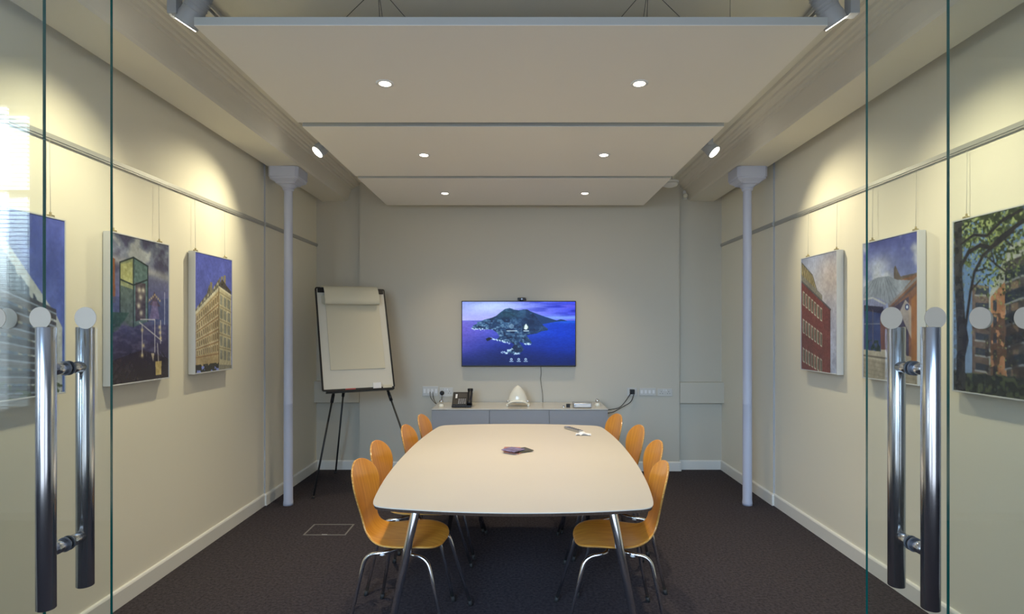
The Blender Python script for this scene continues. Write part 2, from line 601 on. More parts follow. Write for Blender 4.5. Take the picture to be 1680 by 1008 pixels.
def spotlight(side, y, lens, aim, boxx, label, energy, by=None):
    t = thing('spotlight', label, 'spotlight', (boxx, y, ZC - .022), 0, 'track spotlights')
    o = Vector((boxx, y, ZC - .022))
    by = y - .03 if by is None else by
    q = MB()
    q.box(-.02, .02, by - .025 - y, by + .025 - y, 2.845 - o.z, 0, 'lampgrey', .002)
    q.build('driver_box', t)
    L = Vector(lens) - o
    a = Vector(aim).normalized()
    rot = a.to_track_quat('-Z', 'Y').to_matrix().to_4x4()
    T = Matrix.Translation(L) @ rot
    q = MB()
    q.lathe([(.044, .003), (.048, -.001), (.049, .006), (.049, .04), (.046, .05), (.044, .15), (.038, .165), (.012, .168)], 'lampgrey', 32, M4=T)
    for k in range(5):
        z = .07 + k * .016
        q.lathe([(.046, z), (.0485, z + .002), (.0485, z + .005), (.046, z + .007)], 'lampgrey', 28, M4=T, caps=False)
    q.build('lamp_head', t)
    q = MB()
    q.lathe([(.043, -.0035), (.043, -.001)], 'lens', 28, M4=T)
    q.build('lamp_lens', t)
    q = MB()
    back = L - a * .11
    q.tube(fillet([(0, by - y, -.06), (back.x, by - y, -.06), (back.x, back.y, back.z)], .01), .007, 'lampgrey', 10)
    q.build('swivel_arm', t)
    add_light('spotlight_beam', 'SPOT', tuple(L + a * .012), energy, (1.0, .89, .57), t, aim=aim, spot_size=math.radians(92), spot_blend=.9, shadow_soft_size=.035)


spotlight('left', 2.50, (-1.449, 2.50, 2.824), (-.60, .14, -.88), -1.48, 'grey track spotlight beside the near left corner of the ceiling panels', 56)
spotlight('left', 4.25, (-1.489, 4.25, 2.803), (-.60, -.42, -.80), -1.43, 'track spotlight aimed at the left wall near the left column', 54)
spotlight('right', 2.50, (1.385, 2.50, 2.828), (.60, .14, -.88), 1.44, 'grey track spotlight beside the near right corner of the ceiling panels', 56)
spotlight('right', 4.25, (1.457, 4.25, 2.803), (.60, -.42, -.80), 1.41, 'track spotlight aimed at the right wall near the right column', 50)

# smoke detector and wall sensor
t = thing('smoke_detector', 'white dome smoke detector on the ceiling beyond the panels, right side', 'smoke detector', (1.462, 5.52, ZC))
t.scale = (1.55, 1.55, 1)
q = MB(); q.lathe([(.055, 0), (.055, -.006), (.014, -.010), (.014, -.125), (.055, -.128), (.055, -.142), (.050, -.146)], 'white', 32); q.build('mounting_base', t)
q = MB(); q.lathe([(.047, -.146), (.047, -.152), (.05, -.156), (.045, -.171), (.025, -.182), (.005, -.184)], 'white', 32); q.build('sensor_head', t)
t = thing('motion_sensor', 'small cream motion sensor on a bracket high in the right alcove', 'sensor', (1.765, YA, 2.91))
q = MB(); q.box(-.022, .022, -.012, 0, -.05, .04, 'white', .003); q.build('bracket', t)
q = MB(); q.lathe([(.002, -.028), (.018, -.022), (.026, -.008), (.027, .006), (.02, .02), (.004, .026)], 'cream', 20, M4=Matrix.Translation((-.004, -.035, -.02))); q.build('sensor_eye', t)

# ------------------------------------------------------------------ painted prints (vertex coloured grids)
class Art:
    def __init__(s, w, h, seed=1):
        s.w, s.h = w, h
        s.u, s.v = np.meshgrid((np.arange(w) + .5) / w, (np.arange(h) + .5) / h)
        s.img = np.zeros((h, w, 3))
        s.rng = np.random.RandomState(seed)
        s.blur, s.mottle = 1, .30
        s.grain, s.sat, s.cast, s.gam = .16, .84, (.95, .99, 1.05), 1.1

    def noise(s, fx, fy, oct=4):
        out = np.zeros((s.h, s.w)); amp = 1; tot = 0
        for o in range(oct):
            gx, gy = int(fx * 2 ** o) + 2, int(fy * 2 ** o) + 2
            g = s.rng.rand(gy + 1, gx + 1)
            x = s.u * (gx - 1); y = s.v * (gy - 1)
            xi = x.astype(int); yi = y.astype(int)
            xf = x - xi; yf = y - yi
            xf = xf * xf * (3 - 2 * xf); yf = yf * yf * (3 - 2 * yf)
            out += amp * ((g[yi, xi] * (1 - xf) + g[yi, xi + 1] * xf) * (1 - yf) + (g[yi + 1, xi] * (1 - xf) + g[yi + 1, xi + 1] * xf) * yf)
            tot += amp; amp *= .5
        return out / tot

    def grad(s, stops, axis='v'):
        t = s.v if axis == 'v' else s.u
        xs = [a for a, _ in stops]
        for k in range(3):
            s.img[..., k] = np.interp(t, xs, [c[k] for _, c in stops])

    def put(s, mask, col, a=1.0):
        mask = np.clip(np.asarray(mask, float) * a, 0, 1)[..., None]
        s.img = s.img * (1 - mask) + np.array(col, float) * mask

    def pm(s, pts):
        inside = np.zeros((s.h, s.w), bool)
        n = len(pts); j = n - 1
        for i in range(n):
            xi, yi = pts[i]; xj, yj = pts[j]
            if yi != yj:
                c = ((yi > s.v) != (yj > s.v)) & (s.u < (xj - xi) * (s.v - yi) / (yj - yi) + xi)
                inside ^= c
            j = i
        return inside

    def poly(s, pts, col, a=1.0, tex=0.0, f=(30, 50)):
        mk = s.pm(pts)
        s.put(mk, col, a)
        if tex:
            n = (s.noise(*f, 3) - .5) * tex * 255
            s.img += mk[..., None] * n[..., None]
        return mk

    def line(s, p, q, w, col, a=1.0, asp=1.63):
        px, py = p; qx, qy = q
        dx, dy = qx - px, (qy - py) * asp
        l2 = dx * dx + dy * dy + 1e-9
        t = np.clip(((s.u - px) * dx + (s.v - py) * asp * dy) / l2, 0, 1)
        d = np.hypot(s.u - px - t * dx, (s.v - py) * asp - t * dy)
        s.put(np.clip((w - d) * s.w + .5, 0, 1), col, a)

    def disc(s, c, r_, col, a=1.0, asp=1.63, soft=0):
        d = np.hypot(s.u - c[0], (s.v - c[1]) * asp)
        if soft: s.put(np.exp(-(d / r_) ** 2), col, a)
        else: s.put(np.clip((r_ - d) * s.w + .5, 0, 1), col, a)

    def quad(s, P, a0, a1, b0, b1):
        """sub-quad of a perspective facade P=(tl,tr,br,bl) in facade coords"""
        def pt(a, b_):
            tl, tr, br, bl = P
            return ((tl[0] * (1 - a) + tr[0] * a) * (1 - b_) + (bl[0] * (1 - a) + br[0] * a) * b_,
                    (tl[1] * (1 - a) + tr[1] * a) * (1 - b_) + (bl[1] * (1 - a) + br[1] * a) * b_)
        return [pt(a0, b0), pt(a1, b0), pt(a1, b1), pt(a0, b1)]

    def finish(s, gain=1.0):
        for _ in range(s.blur):
            p = np.pad(s.img, ((1, 1), (1, 1), (0, 0)), 'edge')
            s.img = (p[1:-1, 1:-1] * 2 + p[:-2, 1:-1] + p[2:, 1:-1] + p[1:-1, :-2] + p[1:-1, 2:]) / 6
        g = s.img * (1 + (s.noise(6, 9, 4) - .5)[..., None] * s.mottle)
        g = g * (1 + (s.noise(s.w / 5, s.h / 5, 2) - .5)[..., None] * s.grain)
        l = g.mean(-1, keepdims=True)
        g = (l + (g - l) * s.sat) * np.array(s.cast)
        c = np.clip(g / 255, 0, 1) ** s.gam
        c = np.where(c <= .04045, c / 12.92, ((c + .055) / 1.055) ** 2.4) * gain
        return np.clip(c, 0, 1)


def art_mesh(name, art, P0, U, V, mk, parent, gain=1.0):
    """grid of w x h vertices; P0 top-left, U and V full-size edge vectors"""
    w, h = art.w, art.h
    c = art.finish(gain)
    uu, vv = np.meshgrid(np.linspace(0, 1, w), np.linspace(0, 1, h))
    P = np.array(P0)[None, None] + uu[..., None] * np.array(U) + vv[..., None] * np.array(V)
    idx = np.arange(w * h).reshape(h, w)
    faces = np.stack([idx[:-1, :-1], idx[1:, :-1], idx[1:, 1:], idx[:-1, 1:]], -1).reshape(-1, 4)
    me = bpy.data.meshes.new(name)
    me.vertices.add(w * h); me.vertices.foreach_set('co', P.reshape(-1).astype(np.float32))
    nf = len(faces)
    me.loops.add(nf * 4); me.loops.foreach_set('vertex_index', faces.reshape(-1).astype(np.int32))
    me.polygons.add(nf)
    me.polygons.foreach_set('loop_start', np.arange(0, nf * 4, 4, dtype=np.int32))
    me.update(calc_edges=True)
    at = me.color_attributes.new('Col', 'FLOAT_COLOR', 'POINT')
    col = np.ones((w * h, 4), np.float32); col[:, :3] = c.reshape(-1, 3)
    at.data.foreach_set('color', col.reshape(-1))
    me.materials.append(M[mk])
    me.validate()
    o = bpy.data.objects.new(name, me); C.objects.link(o); o.parent = parent
    return o


AW, AH = 170, 278

def art_flats():            # modern white apartments against deep blue sky (near left)
    a = Art(AW, AH, 3)
    a.grad([(0, (74, 84, 176)), (.6, (84, 104, 196)), (1, (100, 130, 208))])
    a.img += ((a.noise(4, 6) - .5) * 50)[..., None]
    a.poly([(0, 0), (.31, .13), (.9, .55), (.97, .62), (.97, 1), (0, 1)], (198, 200, 196), tex=.05)
    a.poly([(0, .06), (.31, .2), (.62, .46), (.62, 1), (0, 1)], (86, 104, 120), tex=.25)
    # tall dark windows under the roof line
    for k, (x0, x1, y0, y1) in enumerate([(.36, .46, .24, .42), (.50, .60, .34, .50), (.64, .72, .43, .56), (.76, .82, .51, .60), (.86, .89, .57, .64)]):
        a.poly([(x0, y0), (x1, y0 + .07), (x1, y1 + .06), (x0, y1)], (50, 66, 86))
        a.line(((x0 + x1) / 2, y0 + .03), ((x0 + x1) / 2, y1 + .02), .004, (150, 160, 170))
    # storeys of balconies
    for k in range(7):
        y = .33 + k * .098
        a.poly([(0, y), (.62, y + .13 - k * .018), (.9, y + .19 - k * .024), (.9, y + .25 - k * .026), (.62, y + .2 - k * .018), (0, y + .07)], (66, 62, 66), .9, .15)
        a.poly([(0, y + .035), (.62, y + .165 - k * .018), (.62, y + .2 - k * .018), (0, y + .07)], (120, 110, 104), .8)
        a.line((0, y + .035), (.9, y + .215 - k * .024), .008, (150, 160, 172))
        for j in range(8):
            x = .06 + j * .105
            yy = y + .07 + (.13 - k * .018) * x / .62
            a.poly([(x, yy), (x + .05, yy + .01), (x + .05, yy + .05), (x, yy + .04)], (176, 164, 130) if (j + k) % 3 else (70, 92, 128), .8)
    a.put((a.noise(26, 40) > .52) & (a.v > .93 + .03 * np.sin(a.u * 14)) , (86, 98, 58))
    return a


def art_dusk():
    a = Art(AW, AH, 5)
    a.grad([(0, (92, 96, 118)), (.12, (130, 134, 150)), (.28, (104, 104, 134)), (.45, (96, 96, 150)), (.56, (70, 74, 120)), (.75, (66, 60, 86)), (1, (54, 46, 52))])
    n = a.noise(4, 8, 5)
    a.put(np.clip((n - .5) * 8, 0, 1) * (a.v < .3), (66, 60, 90), .7)
    a.put(np.clip((.46 - n) * 8, 0, 1) * np.clip((.26 - a.v) * 12, 0, 1), (196, 194, 182), .7)
    a.put(np.exp(-((a.v - .17 - .08 * a.u) / .03) ** 2), (196, 190, 176), .6)
    a.poly([(0, .16), (.05, .17), (.06, .46), (0, .46)], (140, 84, 50))
    # far skyline
    a.poly([(0, .42), (.3, .41), (.6, .44), (1, .40), (1, .6), (0, .6)], (74, 84, 128), .8, .12)
    # spire with lights
    a.poly([(.72, .36), (.67, .43), (.62, .46), (.84, .47), (.78, .43)], (96, 76, 92), .9, .2)
    for k in range(8):
        a.disc((.73 + (k - 4) * .032, .385 + abs(k - 4) * .013), .013, (255, 214, 130), .9, soft=1)
    a.poly([(.69, .43), (.77, .43), (.82, .56), (.63, .56)], (150, 120, 168), .6, .2)
    # glass pavilion
    Lq = [(.13, .187), (.35, .139), (.35, .62), (.13, .60)]
    Rq = [(.35, .139), (.60, .184), (.60, .58), (.35, .62)]
    a.poly(Lq, (150, 156, 104), .95, .15)
    a.poly([(.14, .2), (.33, .17), (.33, .32), (.14, .30)], (204, 196, 110), .6, .2)
    a.poly([(.14, .34), (.34, .36), (.34, .62), (.13, .60)], (64, 84, 92), .7, .15)
    a.poly(Rq, (96, 124, 116), .95, .2)
    a.poly([(.38, .31), (.56, .31), (.56, .56), (.38, .58)], (84, 62, 70), .8, .3, (10, 30))
    for (x, y) in ((.45, .36), (.47, .41), (.44, .47), (.48, .52), (.52, .36)):
        a.disc((x, y), .03, (240, 226, 190), .9, soft=1)
    for P, Q in (((.13, .187), (.35, .139)), ((.35, .139), (.60, .184)), ((.13, .187), (.13, .6)), ((.35, .139), (.35, .62)), ((.60, .184), (.60, .58)), ((.13, .30), (.35, .33)), ((.35, .33), (.60, .28))):
        a.line(P, Q, .008, (34, 48, 50))
    # lawn, water and timber deck
    a.poly([(0, .52), (.28, .52), (.1, .64), (0, .66)], (50, 84, 66), .9, .1)
    a.put(np.clip((a.noise(10, 50, 4) - .5) * 6, 0, 1) * (a.v > .58) * (a.v < .84) * (a.u < .95), (104, 96, 124), .55)
    dk = a.poly([(0, .84), (.5, .78), (1, .86), (1, 1), (0, 1)], (60, 48, 48), 1, .1)
    for k in range(12):
        a.line((.3 + k * .05, .8), (-.1 + k * .12, 1.0), .004, (36, 28, 30), .9)
    # illuminated steel handrail
    for P, Q in (((.47, .565), (.73, .565)), ((.45, .585), (.86, .72)), ((.50, .60), (.50, .82)), ((.73, .57), (.73, .80)), ((.84, .57), (.84, .74)), ((.78, .74), (.80, .88))):
        a.line(P, Q, .007, (206, 196, 190), .9)
    for (x, y) in ((.5, .64), (.5, .82), (.52, .75), (.82, .62), (.83, .66), (.84, .70)):
        a.disc((x, y), .022, (255, 226, 150), .85, soft=1)
    a.poly([(.74, .87), (.86, .87), (.85, .97), (.75, .97)], (230, 196, 110), .9, .15)
    a.poly([(.66, .81), (.72, .81), (.70, .87)], (210, 190, 150), .9)
    a.line((.92, .36), (.92, .6), .006, (190, 190, 210))
    return a


def art_corner():
    a = Art(AW, AH, 9)
    a.grad([(0, (84, 92, 190)), (.5, (104, 114, 210)), (1, (140, 150, 220))])
    # long facade receding left, bright return facade at right
    A_ = [(.02, .50), (.62, .27), (.62, .96), (.02, .94)]
    B_ = [(.62, .27), (.98, .33), (.98, 1.0), (.62, .97)]
    a.poly([(.0, .48), (.3, .33), (.36, .25), (.42, .31), (.66, .17), (.66, .30), (.0, .52)], (120, 110, 96), 1, .25)
    for k in range(7):
        x = .05 + k * .085
        y = .455 - k * .036
        a.poly([(x, y), (x + .03, y - .02), (x + .05, y), (x + .05, y + .05), (x, y + .06)], (196, 186, 150))
        a.poly([(x + .01, y + .015), (x + .035, y + .005), (x + .035, y + .045), (x + .01, y + .05)], (70, 70, 74))
    for (x, y) in ((.38, .23), (.68, .165), (.76, .15)):
        a.poly([(x, y), (x + .06, y), (x + .06, y + .09), (x, y + .1)], (150, 136, 100))
    a.poly([(.62, .24), (.72, .19), (.84, .24), (.98, .29), (.98, .36), (.62, .31)], (84, 76, 70), 1, .2)
    a.poly(A_, (196, 164, 110), 1, .12)
    a.poly(B_, (206, 188, 142), 1, .1)
    for r_ in range(5):
        for k in range(11):
            a0 = .03 + k * .088; b0 = .07 + r_ * .16
            a.poly(a.quad(A_, a0, a0 + .05, b0, b0 + .105), (236, 220, 176), .8)
            a.poly(a.quad(A_, a0 + .012, a0 + .042, b0 + .015, b0 + .1), (104, 80, 52), .9)
        a.line(*a.quad(A_, 0, 1, .03 + r_ * .16, .03 + r_ * .16)[:2], .007, (226, 206, 160))
        a.poly(a.quad(A_, 0, 1, .195 + r_ * .16, .215 + r_ * .16), (150, 104, 66), .7)
        for k in range(3):
            a0 = .10 + k * .31; b0 = .08 + r_ * .175
            a.poly(a.quad(B_, a0, a0 + .17, b0, b0 + .12), (110, 112, 104), .9)
            a.line(*a.quad(B_, a0 + .08, a0 + .08, b0, b0 + .12)[0:1], a.quad(B_, a0 + .08, a0 + .08, b0, b0 + .12)[3], .006, (220, 206, 170))
        a.line(*a.quad(B_, 0, 1, .05 + r_ * .175, .05 + r_ * .175)[:2], .006, (160, 140, 100))
    a.line((.02, .5), (.64, .265), .016, (232, 216, 176)); a.line((.64, .265), (.98, .325), .012, (232, 216, 176))
    a.line((.62, .27), (.62, .96), .010, (130, 104, 70))
    a.put((a.noise(16, 24) > .45) & (a.v > .93) & (a.u < .62), (46, 46, 40))
    a.poly([(.62, .95), (1, .97), (1, 1), (.62, 1)], (150, 140, 116))
    return a


def art_brick():
    a = Art(AW, AH, 12)
    a.grad([(0, (150, 156, 184)), (.3, (190, 184, 190)), (.6, (184, 180, 196)), (1, (178, 184, 204))])
    a.put(np.exp(-(((a.u - .85) / .35) ** 2 + ((a.v - .2) / .2) ** 2)), (226, 196, 176), .7)
    # glazed roof storey
    a.poly([(0, .03), (.34, .16), (.46, .33), (.62, .36), (.62, .42), (0, .26)], (168, 146, 96), 1, .15)
    for k in range(6):
        a.line((.03 + k * .06, .05 + k * .022), (.12 + k * .085, .24 + k * .03), .01, (110, 96, 66))
    a.line((0, .03), (.34, .165), .008, (96, 92, 84))
    a.poly([(0, .14), (.62, .35), (.62, .43), (0, .24)], (120, 112, 96), .85, .15)
    for k in range(16):
        a.line((k * .04, .145 + k * .0135), (k * .04, .235 + k * .0125), .003, (200, 196, 184))
    a.poly([(0, .20), (.83, .475), (.83, 1), (0, 1)], (128, 58, 50), 1, .10, (60, 90))
    a.line((0, .20), (.84, .475), .012, (90, 84, 84))
    for rw, (y0, h0, y1, h1) in enumerate(((.29, .13, .455, .115), (.54, .13, .665, .12), (.80, .13, .885, .12))):
        for k in range(7):
            t0 = k / 6.4; x = .05 + .54 * t0
            y = y0 + (y1 - y0) * t0; h = h0 + (h1 - h0) * t0
            wv = .055
            a.poly([(x, y), (x + wv, y + .018), (x + wv, y + h + .012), (x, y + h)], (206, 192, 160))
            a.poly([(x + .014, y + .016), (x + wv - .006, y + .026), (x + wv - .006, y + h), (x + .014, y + h - .008)], (92, 84, 66))
    a.line((.83, .48), (.83, 1), .006, (80, 50, 50))
    return a


def art_roof():
    a = Art(AW, AH, 15)
    a.grad([(0, (86, 92, 168)), (.25, (122, 132, 186)), (.5, (150, 150, 180)), (1, (150, 140, 130))])
    cl = a.noise(3, 5)
    a.put(np.clip((cl - .45) * 6, 0, 1) * (a.v < .4), (206, 206, 210), .8)
    a.put(np.exp(-(((a.u - .3) / .25) ** 2 + ((a.v - .19) / .08) ** 2)), (220, 220, 222), .7)
    a.poly([(.60, .28), (.60, .22), (.63, .2), (.68, .25), (.72, .28), (1, .27), (1, .37), (.6, .36)], (112, 96, 84), 1, .15)
    a.poly([(.62, .31), (1, .28), (1, 1), (.4, 1), (.45, .46)], (148, 98, 66), 1, .1)
    a.poly([(0, .33), (.12, .29), (.3, .265), (.5, .265), (.66, .30), (.9, .315), (.72, .39), (.52, .475), (.38, .425), (.2, .40), (0, .41)], (152, 158, 168), 1, .05)
    for k in range(9):
        a.line((.34 + k * .03 - .10, .27), (-.1 + k * .11, .44 + .01 * k), .004, (110, 116, 128), .8)
    for k in range(5):
        a.line((.45, .27), (.30 + k * .12, .43), .003, (116, 122, 132), .6)
    a.line((0, .415), (.2, .41), .012, (196, 194, 190)); a.line((.2, .41), (.50, .475), .012, (196, 194, 190))
    a.line((.50, .475), (1, .30), .016, (150, 140, 136)); a.line((.53, .50), (1, .34), .012, (104, 84, 76))
    a.poly([(.02, .46), (.44, .50), (.44, .80), (.02, .80)], (56, 70, 118), 1, .15, (8, 20))
    a.poly([(.02, .46), (.40, .48), (.42, .53), (.02, .5)], (50, 44, 56))
    a.line((.02, .60), (.44, .60), .006, (140, 140, 150)); a.line((.2, .5), (.2, .8), .006, (120, 104, 96))
    a.poly([(.34, .55), (.47, .53), (.48, .80), (.36, .80)], (130, 84, 62))
    a.line((.47, .47), (.49, .56), .025, (170, 180, 224))
    a.poly([(.54, .50), (.86, .42), (.86, .86), (.54, .86)], (74, 66, 84), .9, .1)
    a.poly([(.70, .52), (.92, .72), (.92, .50), (.80, .44)], (206, 190, 170), .75)
    a.poly([(.62, .80), (.9, .82), (.9, .9)], (206, 186, 150), .8)
    a.poly([(.90, .44), (1, .40), (1, .92), (.90, .90)], (176, 112, 52))
    a.disc((.83, .49), .035, (60, 70, 120))
    a.disc((.83, .49), .018, (220, 226, 240))
    a.put((a.noise(20, 30) > .5) & (a.v > .72) & (a.v < .81) & (a.u > .1) & (a.u < .35), (48, 66, 48))
    a.poly([(0, .79), (.36, .80), (.36, .785), (.46, .785), (.48, .83), (.48, 1), (0, 1)], (196, 180, 150), 1, .06)
    a.line((0, .835), (.48, .845), .010, (120, 106, 84))
    a.poly([(0, .85), (1, .90), (1, 1), (0, 1)], (172, 156, 128), 1, .06)
    for k in range(5):
        a.line((0, .87 + k * .03), (1, .91 + k * .03), .003, (130, 116, 92), .6)
    for k in range(6):
        a.line((.08 + k * .17, .88), (.04 + k * .18, 1), .003, (130, 116, 92), .5)
    return a


def art_tree():
    a = Art(AW, AH, 21)
    a.grad([(0, (96, 128, 180)), (.5, (120, 156, 206)), (1, (150, 170, 200))])
    # buildings
    a.poly([(.24, .38), (.44, .40), (.44, .93), (.24, .93)], (124, 98, 84), 1, .2)
    for k in range(6):
        y = .40 + k * .085
        a.poly([(.28, y), (.44, y + .01), (.44, y + .045), (.28, y + .04)], (66, 70, 80))
        a.line((.28, y + .045), (.46, y + .052), .008, (170, 166, 160))
    a.poly([(.44, .45), (.66, .20), (.82, .17), (1, .20), (1, .93), (.44, .93)], (186, 184, 172), 1, .08)
    a.poly([(.46, .46), (.62, .38), (.64, .93), (.46, .93)], (206, 134, 86), 1, .2)
    a.poly([(.62, .28), (.85, .25), (1, .28), (1, .93), (.64, .93)], (84, 74, 72), 1, .2)
    for k in range(5):
        y = .30 + k * .115
        a.poly([(.62, y + .03), (.8, y), (1, y + .03), (1, y + .085), (.8, y + .06), (.62, y + .09)], (44, 50, 62), .95, .1)
        a.line((.62, y + .09), (.8, y + .06), .008, (150, 150, 150)); a.line((.8, y + .06), (1, y + .085), .008, (150, 150, 150))
        a.poly([(.68, y + .09), (.76, y + .08), (.76, y + .12), (.68, y + .125)], (150, 116, 90), .8)
    for k in range(5):
        a.poly([(.49, .48 + k * .09), (.53, .475 + k * .09), (.53, .53 + k * .09), (.49, .535 + k * .09)], (70, 70, 80))
    sh = a.noise(14, 20)
    a.put((sh > .5) & (a.v > .55) & (a.u > .4), (62, 46, 38), .65)
    # foliage
    lf = a.noise(34, 54, 4); dens = .42 + .38 * np.clip(a.v / .55, 0, 1) + .05 * np.sin(a.u * 9)
    a.put((lf > dens), (108, 122, 62)); lf2 = a.noise(56, 90, 2)
    a.put((lf2 > dens + .03), (168, 178, 104)); lf3 = a.noise(44, 70, 3)
    a.put((lf3 > dens + .02), (58, 66, 38))
    # ground planting
    a.put(a.v > .90 - .03 * a.noise(10, 4), (48, 50, 40))
    a.put((a.v > .88) & (a.noise(30, 40) > .56), (104, 110, 70), .8)
    # trunk and boughs
    T = (50, 44, 42)
    a.poly([(.02, 0), (.11, 0), (.12, .35), (.16, .6), (.20, .70), (.15, .8), (.16, 1), (.03, 1), (.05, .7), (.02, .4)], T, 1, .25, (20, 30))
    a.put((a.noise(20, 60, 3) > .55) & (a.u < .14), (84, 78, 72), .5)
    pts = [(.10, .27), (.2, .19), (.34, .165), (.46, .19), (.58, .14), (.8, .08), (1, .05)]
    for p, q_ in zip(pts, pts[1:]): a.line(p, q_, .02, T)
    pts = [(.16, .62), (.22, .42), (.27, .31), (.38, .22), (.55, .17), (.7, .12)]
    for p, q_ in zip(pts, pts[1:]): a.line(p, q_, .016, T)
    pts = [(.10, .14), (.26, .1), (.42, .12), (.6, .05), (.8, .02)]
    for p, q_ in zip(pts, pts[1:]): a.line(p, q_, .014, T)
    for p, q_ in (((.27, .31), (.4, .30)), ((.38, .22), (.62, .33)), ((.46, .19), (.5, .27)), ((.22, .42), (.34, .36)), ((.58, .14), (.7, .2))):
        a.line(p, q_, .007, T)
    return a


def picture(side, y_near, y_far, z0, z1, art, label, hooks=True):
    """canvas-depth framed print hung from the rail by two wires; y_near..y_far along the wall"""
    wallx = XL if side < 0 else XR
    D = .044
    gap = .006
    inner = -side       # towards the room
    cy = (y_near + y_far) / 2
    t = thing('framed_picture', label, 'picture', (wallx, cy, z0), 0, 'framed photographs on the walls')
    W = y_far - y_near; H = z1 - z0
    q = MB()
    xa, xb = inner * gap, inner * (gap + D)
    # box frame: four sides around a recessed print
    fw = .007
    def bx(y0, y1, za, zb):
        q.box(min(xa, xb), max(xa, xb), y0, y1, za, zb, 'frame', .001)
    bx(-W / 2, -W / 2 + fw, 0, H); bx(W / 2 - fw, W / 2, 0, H)
    bx(-W / 2 + fw, W / 2 - fw, 0, fw); bx(-W / 2 + fw, W / 2 - fw, H - fw, H)
    q.build('frame', t)
    q = MB()
    q.box(min(xa, xa + inner * (D - .006)), max(xa, xa + inner * (D - .006)), -W / 2 + fw, W / 2 - fw, fw, H - fw, 'white')
    q.build('backing', t)
    xp = xa + inner * (D - .003)
    if side < 0:
        art_mesh('printed_photo', art, (xp, -W / 2 + fw, H - fw), (0, W - 2 * fw, 0), (0, 0, -(H - 2 * fw)), 'print', t, .95)
    else:
        art_mesh('printed_photo', art, (xp, W / 2 - fw, H - fw), (0, -(W - 2 * fw), 0), (0, 0, -(H - 2 * fw)), 'print', t, .95)
    for yy in (-W * .5 + .055, W * .5 - .055):
        q = MB()
        q.tube([(inner * .018, yy, 2.36 - z0), (inner * .022, yy, H + .005)], .0011, 'wire', 6)
        w_ = q.build('hanging_wire', t)
        q = MB()
        q.box(inner * .012 if inner > 0 else -.034, .034 if inner > 0 else -.012, yy - .012, yy + .012, H + .0005, H + .014, 'hook', .003)
        q.tube([(inner * .022, yy, H + .012), (inner * .022, yy, H + .026)], .005, 'hook', 10)
        q.build('hook', w_)
    return t


picture(-1, 2.17, 2.66, 1.196, 2.00, art_flats(), 'framed print of white apartment balconies under deep blue sky, nearest on left wall')
picture(-1, 2.955, 3.45, 1.196, 2.00, art_dusk(), 'framed print of a glass pavilion and lit handrail at dusk, left wall')
picture(-1, 3.72, 4.21, 1.196, 2.00, art_corner(), 'framed print of a pale stone corner building, farthest on left wall')
picture(1, 2.31, 2.80, 1.19, 2.02, art_tree(), 'framed print of a plane tree before orange balconied flats, nearest on right wall')
picture(1, 3.04, 3.53, 1.19, 2.02, art_roof(), 'framed print of a curved grey metal roof and timber gable, right wall')
picture(1, 3.81, 4.30, 1.185, 2.02, art_brick(), 'framed print of a red brick block with white windows, farthest on right wall')


